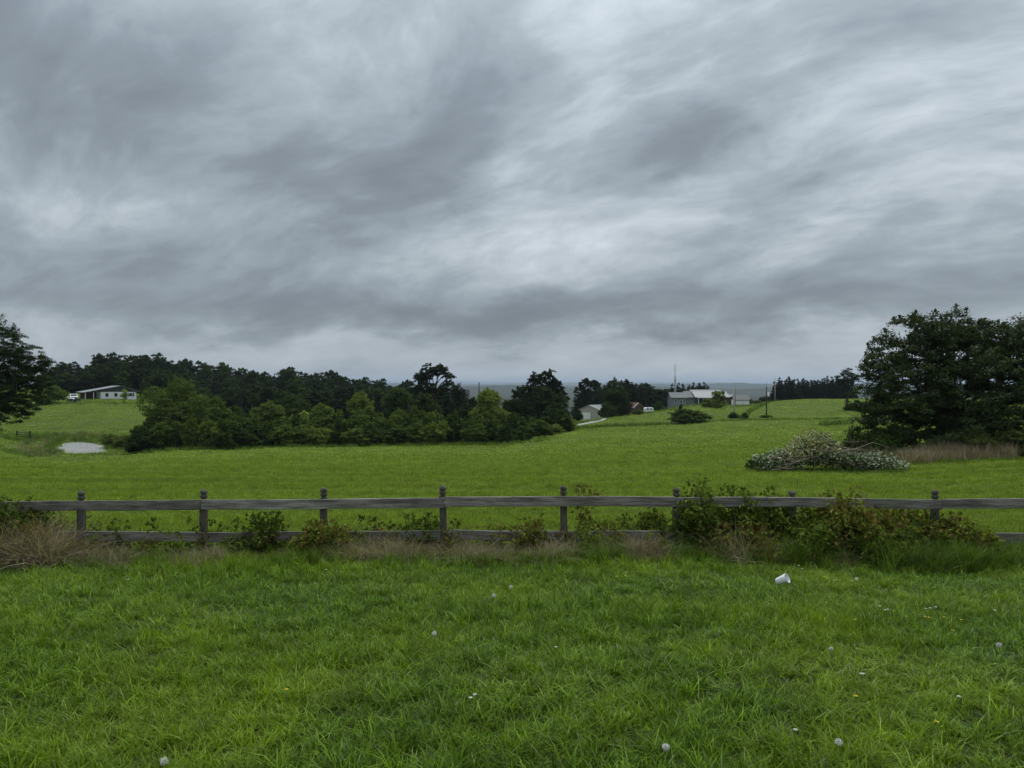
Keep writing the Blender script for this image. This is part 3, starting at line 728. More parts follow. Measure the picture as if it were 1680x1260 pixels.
M['rubber'] = simple('rubber', (.02, .02, .02), .8, .1)
M['chrome'] = simple('steel', (.45, .46, .47), .4, .1, metal=.7)
M['white_paint'] = simple('white_paint', (.78, .79, .80), .3, .04, spec=.5)
m, t, o = mat_new('window_glass'); principled(t, o, (.03, .035, .04), .08, spec=.7); M['glass'] = m

def window(parent, x0, x1, z0, z1, y, frame='trim', fw=.09):
    """opening in a wall that faces -y: recessed pane, frame of four boards"""
    f = MB(); f.box((x0 - fw, y - .05, z0 - fw), (x1 + fw, y, z0)); f.box((x0 - fw, y - .05, z1), (x1 + fw, y, z1 + fw))
    f.box((x0 - fw, y - .049, z0), (x0, y, z1)); f.box((x1, y - .049, z0), (x1 + fw, y, z1))
    wv = f.build('window', M[frame], parent)
    p = MB(); p.box((x0, y - .02, z0), (x1, y - .004, z1)); p.build('pane', M['glass'], wv)
    return wv
def slab(parent, name, a, b_, y0, y1, th, mat):
    """roof plane between two xz points, from y0 to y1"""
    ax, az = a; bx_, bz = b_; L = math.hypot(bx_ - ax, bz - az); nx, nz = -(bz - az) / L, (bx_ - ax) / L
    if nz < 0: nx, nz = -nx, -nz
    m_ = MB(); m_.prism([(ax, az), (bx_, bz), (bx_ + nx * th, bz + nz * th), (ax + nx * th, az + nz * th)], y0, y1)
    return m_.build(name, mat, parent)

# white ranch house at the top of the left meadow
g = G(187, 222); g.z -= .1
h = thing('ranch_house', 'low white house with a dark gable and a long grey roof on the left hill', 'house', g, R(40)); h.scale = (.87, .87, .9)
wl = MB(); wl.box((-4.0, 0, -.8), (6.9, 11, 2.35)); wl.build('wall', M['white_siding'], h)
gb = MB(); gb.prism([(-4.0, 2.353), (6.9, 2.353), (6.9, 2.62), (1.9, 4.15), (-4.0, 3.05)], .03, .5); gb.build('gable', M['dark_gable'], h)
slab(h, 'roof', (1.9, 4.2), (-9.0, 2.16), -.7, 12, .16, M['metal_roof_y'])
slab(h, 'roof', (1.9, 4.2), (7.9, 2.37), -.7, 12, .16, M['shingle'])
fa = MB(); fa.prism([(1.9, 4.0), (7.95, 2.16), (7.95, 2.36), (1.9, 4.2)], -.76, -.703); fa.build('fascia', M['dark'], h)
for x in (-8.6, -6.2):
    p = MB(); p.box((x, -.4, -.8), (x + .16, -.24, 2.2)); p.build('carport_post', M['trim'], h)
cw = MB(); cw.box((-8.8, 6, -.8), (-4.02, 6.2, 2.3)); cw.build('carport_wall', M['brown_wall'], h)
for x0, x1 in ((-2.5, -1.75), (.2, .95), (4.6, 5.6)): window(h, x0, x1, .95, 1.85, 0, 'dark' if x0 < 4 else 'trim')
for x0 in (4.1, 5.72):
    s_ = MB(); s_.box((x0, -.06, .85), (x0 + .38, -.002, 1.95)); s_.build('shutter', M['dark'], h)
dr = MB(); dr.box((3.1, -.05, -.3), (3.95, -.002, 1.9)); dd = dr.build('door', M['dark'], h)
kn = MB(); kn.box((3.75, -.10, .75), (3.83, -.052, .85)); kn.build('handle', M['chrome'], dd)

# pickup and trailer beside it
def wheel(parent, x, y, z, r, wd):
    b_ = MB(); pts = [(r * math.cos(a * math.pi / 8), z + r * math.sin(a * math.pi / 8)) for a in range(16)]
    b_.prism([(x + p[0], p[1]) for p in pts], y - wd / 2, y + wd / 2); wv = b_.build('wheel', M['rubber'], parent)
    c_ = MB(); c_.prism([(x + p[0] * .58, z + (p[1] - z) * .58) for p in pts], y - wd / 2 - .012, y + wd / 2 + .012); c_.build('rim', M['chrome'], wv)
g = G(120, 214); x0 = 0
v = thing('pickup_truck', 'white pickup parked left of the white house', 'pickup', g, R(-52))
b = MB(); b.prism([(-2.7, .55), (2.6, .55), (2.65, 1.0), (1.3, 1.12), (.75, 1.78), (-.75, 1.80), (-.95, 1.15), (-2.7, 1.12)], -.92, .92); bevel(b.build('body', M['white_paint'], v), .06, 2)
for s in (-1, 1):
    q = MB(); q.prism([(-.62, 1.2), (1.0, 1.2), (.66, 1.66), (-.56, 1.68)], s * .925 - .006, s * .925 + .006); q.build('side_window', M['glass'], v)
q = MB(); q.add([(1.27, -.8, 1.17), (1.27, .8, 1.17), (.83, .7, 1.72), (.83, -.7, 1.72)], [(0, 1, 2, 3)]); q.build('windscreen', M['glass'], v)
q = MB(); q.box((2.6, -.7, .62), (2.72, .7, .92)); q.build('grille', M['dark'], v)
for s in (-1, 1):
    q = MB(); q.box((2.58, s * .8 - .12, .78), (2.69, s * .8 + .12, .95)); q.build('headlight', M['trim'], v)
for x in (-1.75, 1.65):
    for s in (-1, 1): wheel(v, x, s * .84, .38, .38, .26)
g = G(121, 207)
v = thing('utility_trailer', 'small dark trailer with a pale tarpaulin in front of the white pickup', 'trailer', g, R(10))
b = MB(); b.box((-1.5, -.7, .45), (1.5, .7, .85)); b.build('bed', M['dark'], v)
b = MB(); b.prism([(-1.4, .853), (.1, .853), (-.1, 1.12), (-1.2, 1.2)], -.6, .6); bevel(b.build('tarpaulin', M['white_paint'], v), .08, 2)
for s in (-1, 1): wheel(v, 0, s * .82, .32, .32, .2)
b = MB(); b.box((1.5, -.05, .5), (2.6, .05, .58)); b.build('drawbar', M['dark'], v)

# field gate at the left edge
g = G(38, 142)
v = thing('field_gate', 'dark timber field gate on the meadow below the left edge tree', 'gate', g, R(-6))
for x in (-1.25, 1.35):
    b = MB(); b.box((x - .10, -.1, -.3), (x + .10, .1, 1.45)); b.build('post', M['dark'], v)
for z in (.35, .75, 1.12):
    b = MB(); b.box((-1.15, -.03, z), (1.25, .03, z + .09)); b.build('rail', M['twig'], v)

# metal barn
g = G(966, 250); g.z -= .2
h = thing('metal_barn', 'tan metal barn with pale roof and white roller door beyond the drive', 'barn', g, R(-36))
Wb, Db, Eb, Ab = 8.0, 11.0, 3.5, 5.0
wl = MB(); wl.prism([(-Wb / 2, -.5), (Wb / 2, -.5), (Wb / 2, Eb), (0, Ab), (-Wb / 2, Eb)], 0, .12); wl.build('front_wall', M['tan_metal'], h)
wl = MB(); wl.box((Wb / 2 - .12, .123, -.5), (Wb / 2 - .002, Db, Eb)); wl.build('side_wall', M['tan_metal_side'], h)
wl = MB(); wl.box((-Wb / 2 + .002, .123, -.5), (-Wb / 2 + .12, Db, Eb)); wl.build('side_wall', M['tan_metal_side'], h)
wl = MB(); wl.prism([(-Wb / 2 + .13, -.5), (Wb / 2 - .13, -.5), (Wb / 2 - .13, Eb - .05), (0, Ab - .1), (-Wb / 2 + .13, Eb - .05)], Db - .12, Db - .002); wl.build('rear_wall', M['tan_metal'], h)
slab(h, 'roof', (0, Ab + .02), (Wb / 2 + .25, Eb - .07), -.25, Db + .2, .08, M['metal_roof_y'])
slab(h, 'roof', (0, Ab + .02), (-Wb / 2 - .25, Eb - .07), -.25, Db + .2, .08, M['metal_roof_y'])
b = MB(); b.box((-2.2, -.07, -.5), (.6, -.004, 2.6)); dd = b.build('roller_door', M['trim'], h)
for z in (.3, .9, 1.5, 2.1):
    q = MB(); q.box((-2.15, -.085, z), (.55, -.072, z + .05)); q.build('door_rib', M['chrome'], dd)
for x in (-Wb / 2, Wb / 2 - .16):
    b = MB(); b.box((x, -.03, -.5), (x + .16, -.003, Eb - .05)); b.build('corner_trim', M['trim'], h)

# red shed
g = G(1047, 256)
h = thing('red_shed', 'small red-brown gabled shed with pale barge boards among dark trees', 'shed', g, R(30))
wl = MB(); wl.prism([(-1.8, -.4), (1.8, -.4), (1.8, 2.3), (0, 3.7), (-1.8, 2.3)], 0, 4.5); wl.build('wall', M['red_wood'], h)
for s in (-1, 1):
    slab(h, 'roof', (0, 3.74), (s * 2.25, 2.05), -.2, 4.7, .1, M['red_wood'])
    slab(h, 'barge_board', (0, 3.62), (s * 2.25, 1.93), -.27, -.203, .2, M['trim'] if s < 0 else M['twig_dry'])
b = MB(); b.box((-.6, -.05, -.3), (.4, -.003, 1.8)); b.build('door', M['dark'], h)

# camper
g = G(1064, 236)
v = thing('camper_trailer', 'white camper trailer parked right of the red shed', 'camper', g, R(12)); v.scale = (.8, .8, .8)
b = MB(); b.prism([(-1.7, .6), (1.7, .6), (1.75, 1.7), (1.35, 2.3), (-1.3, 2.3), (-1.75, 1.9)], -.9, .9); bevel(b.build('body', M['white_paint'], v), .08, 2)
for x in (-.95, .35):
    b = MB(); b.box((x, -.93, 1.35), (x + .7, -.905, 1.85)); b.build('window', M['glass'], v)
for s in (-1, 1): wheel(v, .1, s * .88, .35, .35, .2)
b = MB(); b.box((1.7, -.05, .62), (2.7, .05, .72)); b.build('drawbar', M['dark'], v)

# long grey farmhouse with three roofs
d = 262; q = d / F
g = P(1150, 665, d); g.z = ground(g.x, g.y) - .3
h = thing('farmhouse', 'long grey house with pale roofs beside the antenna mast', 'house', g)
def zz(py): return CAMZ - (py - 630) * q - g.z
def xx(px): return (px - 1150) * q
def wing(x0, x1, eave, top, y0, depth, wall, roof, over=.4):
    b = MB(); b.box((xx(x0), y0, -1.2), (xx(x1), y0 + depth, zz(eave))); b.build('wall', M[wall], h)
    ze, zt = zz(eave), zz(top); m_ = MB(); ym = y0 + depth / 2
    x0_, x1_ = xx(x0) - over, xx(x1) + over
    for (ya, za, yb, zb) in ((y0 - .5, ze - .12, ym, zt), (y0 + depth + .5, ze - .12, ym, zt)):
        m_.add([(x0_, ya, za), (x1_, ya, za), (x1_, yb, zb), (x0_, yb, zb), (x0_, ya, za + .14), (x1_, ya, za + .14), (x1_, yb, zb + .14), (x0_, yb, zb + .14)],
               [(0, 3, 2, 1), (4, 5, 6, 7), (0, 1, 5, 4), (1, 2, 6, 5), (2, 3, 7, 6), (3, 0, 4, 7)])
    m_.build('roof', M[roof], h)
    gm = MB()
    for xa in (xx(x0) + .003, xx(x1) - .12): gm.add([(xa, y0, ze), (xa, y0 + depth, ze), (xa, ym, zt - .05), (xa + .117, y0, ze), (xa + .117, y0 + depth, ze), (xa + .117, ym, zt - .05)], [(0, 2, 1), (3, 4, 5), (0, 1, 4, 3), (1, 2, 5, 4), (2, 0, 3, 5)])
    gm.build('gable', M[wall], h)
wing(1102, 1126, 652.5, 644.5, 0, 7, 'grey_siding', 'shingle')
wing(1127, 1141, 652, 642.5, .6, 8, 'grey_siding', 'shingle')
wing(1141, 1193, 651.5, 643.0, -1.0, 9, 'dark_gable', 'metal_roof', .5)
wing(1146, 1194, 643.5, 640.4, 9, 7, 'dark_gable', 'metal_roof', .4)
wing(1194, 1207, 651, 648, 1.5, 5, 'brown_wall', 'metal_roof', .4)
for x0, x1 in ((1107, 1110), (1116, 1119.5), (1121, 1124)):
    window(h, xx(x0), xx(x1), zz(661), zz(656.5), 0)
for x in (1143, 1151, 1160, 1168):
    b = MB(); b.box((xx(x), -2.35, -1.2), (xx(x) + .14, -2.2, zz(652.6))); b.build('porch_post', M['trim'], h)
slab_m = MB(); slab_m.add([(xx(1141), -2.6, zz(653)), (xx(1170), -2.6, zz(653)), (xx(1170), -1.55, zz(652)), (xx(1141), -1.55, zz(652)), (xx(1141), -2.6, zz(653) + .1), (xx(1170), -2.6, zz(653) + .1), (xx(1170), -1.55, zz(652) + .1), (xx(1141), -1.55, zz(652) + .1)],
           [(0, 3, 2, 1), (4, 5, 6, 7), (0, 1, 5, 4), (1, 2, 6, 5), (2, 3, 7, 6), (3, 0, 4, 7)]); slab_m.build('porch_roof', M['metal_roof'], h)
b = MB(); b.box((xx(1146), -1.05, -.6), (xx(1149), -1.003, zz(655.5))); b.build('door', M['dark'], h)
# white garden umbrella before the porch
g2 = G(1159, 250)
u = thing('garden_umbrella', 'white open garden umbrella before the dark porch', 'umbrella', g2)
zt = ztop(654, 250) - g2.z; b = MB(); b.tube([(0, 0, -.2), (0, 0, zt)], .03, 6); b.build('pole', M['chrome'], u)
b = MB(); b.lathe([(1.15, zt - .62), (.62, zt - .25), (.04, zt)], 8, cap=False); b.build('canopy', M['white_paint'], u)

# small white shed
d = 252; q = d / F; g = P(1217, 666, d); g.z = ground(g.x, g.y) - .2
h = thing('white_shed', 'small white shed with a grey roof right of the long house', 'shed', g, R(-8))
def wall_x(px): return (px - 1217) * q
b = MB(); b.box((wall_x(1203.5), 0, -.4), (wall_x(1229), 4.5, CAMZ - (656 - 630) * q - g.z)); b.build('wall', M['white_siding'], h)
ze, zt = CAMZ - 26 * q - g.z, CAMZ - 18.5 * q - g.z
m_ = MB()
for ya in (-.3, 4.8):
    m_.add([(wall_x(1203) , ya, ze - .1), (wall_x(1230), ya, ze - .1), (wall_x(1230), 2.25, zt), (wall_x(1203), 2.25, zt), (wall_x(1203), ya, ze), (wall_x(1230), ya, ze), (wall_x(1230), 2.25, zt + .1), (wall_x(1203), 2.25, zt + .1)],
           [(0, 3, 2, 1), (4, 5, 6, 7), (0, 1, 5, 4), (1, 2, 6, 5), (2, 3, 7, 6), (3, 0, 4, 7)])
m_.build('roof', M['dark_gable'], h)
gm = MB(); xa = wall_x(1229) - .1; gm.add([(xa, 0, ze), (xa, 4.5, ze), (xa, 2.25, zt - .05), (xa + .1, 0, ze), (xa + .1, 4.5, ze), (xa + .1, 2.25, zt - .05)], [(0, 2, 1), (3, 4, 5), (0, 1, 4, 3), (1, 2, 5, 4), (2, 0, 3, 5)]); gm.build('gable', M['trim'], h)
b = MB(); b.box((wall_x(1222), -.05, -.3), (wall_x(1225), -.003, 1.7)); b.build('door', M['trim'], h)

# antenna mast beside the house
d = 268; g = G(1107.5, d); Hm = ztop(597, d) - g.z
v = thing('antenna_mast', 'tall grey lattice antenna mast rising behind the left end of the long house', 'mast', g)
for k in range(3):
    a = k * 2.094; c_ = (math.cos(a), math.sin(a)); b = MB()
    b.tube([(c_[0] * .34, c_[1] * .34, -.3), (c_[0] * .30, c_[1] * .30, Hm * .62), (c_[0] * .05, c_[1] * .05, Hm * .72)], .11, 5); b.build('leg', M['pole_pale'], v)
    b = MB(); nb = 14
    for i in range(nb):
        z0_, z1_ = Hm * .62 * i / nb, Hm * .62 * (i + 1) / nb; a2 = a + 2.094; r_ = .33
        b.tube([(math.cos(a) * r_, math.sin(a) * r_, z0_), (math.cos(a2) * r_, math.sin(a2) * r_, z1_)], .03, 4)
        b.tube([(math.cos(a) * r_, math.sin(a) * r_, z1_), (math.cos(a2) * r_, math.sin(a2) * r_, z1_)], .03, 4)
    b.build('bracing', M['chrome'], v)
b = MB(); b.tube([(0, 0, Hm * .6), (0, 0, Hm)], [.15, .09], 6); b.build('top_pole', M['chrome'], v)
for z, L in ((Hm * .72, .9), (Hm * .86, .5), (Hm * .9, .7)):
    b = MB(); b.tube([(-L, 0, z), (L, 0, z)], .035, 5); b.tube([(0, -L * .6, z + .1), (0, L * .6, z + .1)], .03, 5); b.build('antenna', M['chrome'], v)

for px, top, d, mt, lab, tr in ((1257.5, 629, 182, 'pole_dark', 'dark utility pole with a transformer on the field boundary', True), (1204.5, 636, 180, 'pole_pale', 'pale grey utility pole left of the small white shed', False),
                        (1205.8, 633, 250, 'pole_dark', 'dark far pole just behind the pale grey utility pole', False), (1271.5, 619, 283, 'pole_pale', 'pale tall pole at the left end of the conifer row', False)):
    g = G(px, d); H = ztop(top, d) - g.z
    v = thing('utility_pole', lab, 'utility pole', g)
    b = MB(); b.tube([(0, 0, -.4), (0, 0, H * .5), (.03, 0, H)], [.17, .15, .11], 8); b.build('pole', M[mt], v, True)
    b = MB(); b.box((-.05, -.22, H - .75), (.05, -.1, H - .35)); b.tube([(0, -.16, H - .35), (0, -.16, H - .05)], .04, 6); b.build('insulator', M['trim'], v)
    if tr:
        b = MB(); b.lathe([(.25, 0), (.28, .05), (.28, .75), (.2, .85)], 12, (.42, 0, H * .62)); b.build('transformer', M['trim'], v, True)
        b = MB(); b.box((.1, -.05, H * .66), (.2, .05, H * .70)); b.build('bracket', M['chrome'], v)
# far works in the valley gap: two stacks and a block
for px, top, d, lab in ((786, 628.5, 1500, 'thin hazy chimney stack in the valley gap, right one'), (755, 628.5, 1500, 'thin hazy chimney stack in the valley gap, left one')):
    g = G(px, d); H = ztop(top, d) - g.z; v = thing('chimney_stack', lab, 'chimney', g)
    b = MB(); b.lathe([(1.9, -2), (1.5, H * .5), (1.15, H)], 12); b.build('shaft', M['pole_dark'], v, True)
    b = MB(); b.lathe([(1.3, H + .02), (1.45, H + .5), (1.3, H + 1.2)], 12); b.build('cap', M['pole_dark'], v, True)
g = G(765, 1500); H = ztop(639, 1500) - g.z
v = thing('works_building', 'hazy dark block of a works between the two chimney stacks', 'building', g)
b = MB(); b.box((-6, 0, -2), (6, 14, H - 3)); b.build('wall', M['brown_wall'], v)
b = MB(); b.prism([(-6.3, H - 3), (6.3, H - 3), (5.5, H), (-5.5, H)], -.3, 14.3); b.build('roof', M['dark_gable'], v)
for x in (-4, -1, 2):
    b = MB(); b.box((x, -.12, H * .4), (x + 2, -.02, H * .4 + 2.5)); b.build('window', M['glass'], v)

# ------------------------------------------------------------------ brush pile
g = G(1352, 40.5); q = 40.5 / F
pile = thing('brush_pile', 'heap of cut branches with pale wilted leaves in front of the big dark tree', 'brush pile', g)
rng = np.random.RandomState(21)
def pile_h(x):   # outline height above ground, metres, x in metres
    return np.interp(x, np.array([-122, -105, -80, -60, -45, -20, 5, 20, 45, 80, 110, 130]) * q, np.array([14, 26, 30, 36, 50, 62, 58, 36, 29, 27, 20, 5]) * q)
def pile_leaves(k, xr, zmin, zmax, size, warm):
    x = rng.uniform(xr[0] * q, xr[1] * q, k); hh = pile_h(x); y = rng.uniform(-1, 1, k) * 1.5 * (1 - (np.abs(x) / 6) ** 4)
    roof = np.sqrt(np.clip(1 - (y / 1.75) ** 2, 0.05, 1)) * hh
    z = roof * np.clip(zmin + (zmax - zmin) * rng.rand(k) ** .45, 0, 1.02)
    # twig clumps
    cl = rng.randint(0, max(3, k // 14), k); off = rng.normal(size=(max(3, k // 14), 3)) * .10
    pos = np.stack([x, y, z], -1) + off[cl] + rng.normal(size=(k, 3)) * .035
    nor = unit(rng.normal(size=(k, 3)) * .8 + np.array([0, -.25, .7])); D = rng.normal(size=(k, 3)) + np.array([.6, 0, 0])
    gz_ = height(pos[:, 0] + g.x, pos[:, 1] + g.y) - g.z; pos[:, 2] = np.maximum(pos[:, 2] + gz_ * .8, gz_ + .03)
    L = size * rng.uniform(.6, 1.5, k); patch = .5 + .5 * vnoise(pos[:, 0], pos[:, 2] * 2, 2.4, 9) * 1.6
    tone = np.clip(rng.rand(k) ** 2.2 * 1.0 + patch * .30 - .12, 0, 1)
    return leaf_mesh('foliage', pos, D, nor, L, L * .55, tone, warm)
link(bpy.data.objects.new('wilted_foliage', pile_leaves(5200, (-112, 122), .05, 1.0, .135, M['leaf_cut'])), pile)
link(bpy.data.objects.new('wilted_foliage', pile_leaves(1600, (-66, 18), .50, 1.08, .135, M['leaf_cut_warm'])), pile)
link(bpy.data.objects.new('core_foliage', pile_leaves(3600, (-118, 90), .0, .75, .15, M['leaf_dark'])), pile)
for i in range(44):
    left = i < 22
    x0 = rng.uniform(-128, -70) * q if left else rng.uniform(-40, 60) * q
    z0 = rng.uniform(.15, .95) * pile_h(x0); y0 = rng.uniform(-1.75, -1.0); L = rng.uniform(1.2, 3.0)
    di = unit(np.array([1, rng.normal() * .3, rng.normal() * .2 + .03]))
    pts = [np.array([x0, y0, z0]) + di * L * s + np.array([0, 0, math.sin(s * 3.1) * rng.normal() * .1]) for s in (0, .3, .6, 1)]
    b = MB(); r0 = rng.uniform(.008, .028); b.tube(pts, [r0, r0 * .85, r0 * .6, r0 * .25], 6)
    st = pts[1] + di * .1
    for s in range(2): b.tube([st, st + unit(di + rng.normal(size=3) * .5) * L * .35], [r0 * .5, r0 * .15], 4)
    b.build('branch', M['twig_dry'] if i % 3 else M['bark'], pile, True)

# ------------------------------------------------------------------ fence
m, t, o = mat_new('weathered_wood'); co = obj_co(t); oi = t.n.new('ShaderNodeObjectInfo')
cof = t.v('ADD', co, t.comb(t.m('MULTIPLY', oi.outputs['Random'], 37.0), 0.0, t.m('MULTIPLY', oi.outputs['Random'], 11.0)))
gr = t.noise(t.mapping(cof, scale=(1.0, 13, 13)), 2.2, 7, .68, .5); pa = t.noise(cof, 2.2, 4, .6)
knot = t.noise(t.mapping(cof, scale=(2.2, 9, 9)), 1.2, 2, .5)
c = t.mix(t.map(gr, .3, .72, 0, 1), (0.042, 0.038, 0.032), (0.360, 0.335, 0.290))
c = t.mix(t.map(t.noise(t.mapping(cof, scale=(.6, 5, 5)), 3.0, 4, .6), .50, .68, 0, .7), c, (0.060, 0.056, 0.048))
c = t.mix(t.map(pa, .45, .75, 0, .6), c, (0.100, 0.098, 0.080))
c = t.mix(t.map(knot, .72, .78, 0, .8), c, (0.022, 0.019, 0.016))
c = t.mix(t.map(t.noise(cof, 9, 4, .6), .6, .75, 0, .5), c, (0.13, 0.145, 0.10))
c = t.mix(1.0, c, t.comb(*[t.m('ADD', .72, t.m('MULTIPLY', oi.outputs['Random'], .5))] * 3), 'MULTIPLY')
principled(t, o, c, .85, gr, .7, .008, .15); M['rail_wood'] = m
m, t, o = mat_new('post_wood'); co = obj_co(t); oi = t.n.new('ShaderNodeObjectInfo')
cof = t.v('ADD', co, t.comb(t.m('MULTIPLY', oi.outputs['Random'], 17.0), 0.0, t.m('MULTIPLY', oi.outputs['Random'], 11.0)))
gr = t.noise(t.mapping(cof, scale=(22, 22, 1.6)), 2.0, 6, .65, .5)
c = t.mix(t.map(gr, .3, .7, 0, 1), (0.034, 0.030, 0.025), (0.140, 0.126, 0.106))
c = t.mix(t.map(t.noise(cof, 6, 4, .6), .52, .7, 0, .6), c, (0.080, 0.088, 0.060))
principled(t, o, c, .9, gr, .6, .006, .2); M['post_wood'] = m

FD = 11.7
fence = thing('rail_fence', 'weathered grey two-rail timber fence with turned post tops across the lawn', 'fence', (0, FD, 0))
rng = np.random.RandomState(4)
POSTS = [(-660, 809), (-461, 808), (-263, 808), (-65, 807), (134, 805), (333, 803), (530, 800), (729, 797), (926, 797), (1108, 800), (1302, 805), (1532, 803), (1762, 804), (1960, 804), (2158, 805), (2356, 805)]
def fx(px): return (px - 840) / F * FD
def fz(py): return CAMZ - (py - 630) / F * FD
for px, top in POSTS:
    x = fx(px); zt = fz(top); zg = ground(x, FD) - .3; zs = zt - .155; hw = .050
    b = MB(); lean = rng.normal(size=2) * .022
    pr = []
    for z, s in ((zg, 1.0), (zs - .10, 1.0), (zs - .085, .90), (zs - .07, 1.0), (zs, 1.0)):
        k = (z - zg) / (zs - zg); a, c_ = hw * s, hw * s * .82
        pr.append([(x + sx + lean[0] * k, sy + lean[1] * k, z) for sx, sy in ((-c_, -a), (c_, -a), (a, -c_), (a, c_), (c_, a), (-c_, a), (-a, c_), (-a, -c_))])
    V = sum(pr, []); f = [(i * 8 + j, i * 8 + (j + 1) % 8, (i + 1) * 8 + (j + 1) % 8, (i + 1) * 8 + j) for i in range(len(pr) - 1) for j in range(8)]
    f.append(tuple(range((len(pr) - 1) * 8, len(pr) * 8))); b.add(V, f)
    po = b.build('post', M['post_wood'], fence)
    b = MB(); k = .054
    b.lathe([(k * .80, 0), (k * .62, .010), (k * .60, .022), (k * .98, .034), (k * 1.04, .052), (k * .98, .066), (k * .64, .076), (k * .64, .084), (k * 1.0, .096), (k * .98, .118), (k * .80, .138), (k * .45, .152), (k * .05, .157)], 14, (x + lean[0], lean[1], zs + .001))
    b.build('finial', M['post_wood'], po, True)
def rail(px0, py0, px1, py1, name, hgt=.150, th=.036, yoff=-.070, chip=0):
    """a board nailed to the front of the posts; py = middle line"""
    x0, x1 = fx(px0) + .003, fx(px1) - .003; n_ = 18; V = []; sag = rng.normal() * .016; ph = rng.uniform(0, 6)
    for i in range(n_ + 1):
        s = i / n_; x = x0 + (x1 - x0) * s
        zc_ = fz(py0) * (1 - s) + fz(py1) * s - sag * math.sin(s * math.pi) + .003 * math.sin(s * 9 + ph); ha = hgt / 2 * (1 + .02 * math.sin(s * 14 + ph)); yy = yoff + .005 * math.sin(s * 5 + ph)
        e = .006
        for y_, z_ in ((-th / 2 + e, -ha), (-th / 2, -ha + e), (-th / 2, ha - e), (-th / 2 + e, ha), (th / 2 - e, ha), (th / 2, ha - e), (th / 2, -ha + e), (th / 2 - e, -ha)):
            jz = rng.normal() * .0012
            V.append((x + (rng.normal() * .004 if i in (0, n_) else 0), yy + y_, zc_ + z_ + jz))
    f = [(i * 8 + j, (i + 1) * 8 + j, (i + 1) * 8 + (j + 1) % 8, i * 8 + (j + 1) % 8) for i in range(n_) for j in range(8)]
    f.append(tuple(range(8))); f.append(tuple(n_ * 8 + j for j in range(7, -1, -1)))
    b = MB(); b.add(V, f); r_ = b.build('rail', M['rail_wood'], fence)
    nb = MB()
    for pp, _ in POSTS:
        xp = fx(pp)
        if x0 - .02 < xp < x1 + .02:
            s = min(1, max(0, (xp - x0) / (x1 - x0))); zc_ = fz(py0) * (1 - s) + fz(py1) * s - sag * math.sin(s * math.pi)
            xs = xp + (.022 if xp - x0 < .1 else -.022 if x1 - xp < .1 else .0)
            for dz_ in (-.04, .04): nb.lathe([(.006, -.002), (.006, .003)], 6, (0, 0, 0)) if False else nb.box((xs - .005, yoff - th / 2 - .008, zc_ + dz_ - .005), (xs + .005, yoff - th / 2 + .002, zc_ + dz_ + .005))
    if nb.n: nb.build('nail_heads', M['dark'], r_)
UP = [(-660, 830, -263, 830), (-263, 830, -65, 831), (-65, 831, 333, 827), (333, 827, 729, 823.5), (729, 822.5, 1108, 822), (1108, 822.5, 1540, 827), (1540, 825, 1960, 824), (1960, 824, 2356, 826)]
LO = [(-660, 882, -263, 882), (-263, 882, -65, 881), (-65, 881, 333, 879.5), (333, 879.5, 724, 876.5), (733, 875.5, 1108, 876.5), (1108, 877, 1540, 880), (1540, 879, 1960, 878), (1960, 878, 2356, 880)]
for a in UP: rail(*a, 'upper')
for a in LO: rail(*a, 'lower', hgt=.148)

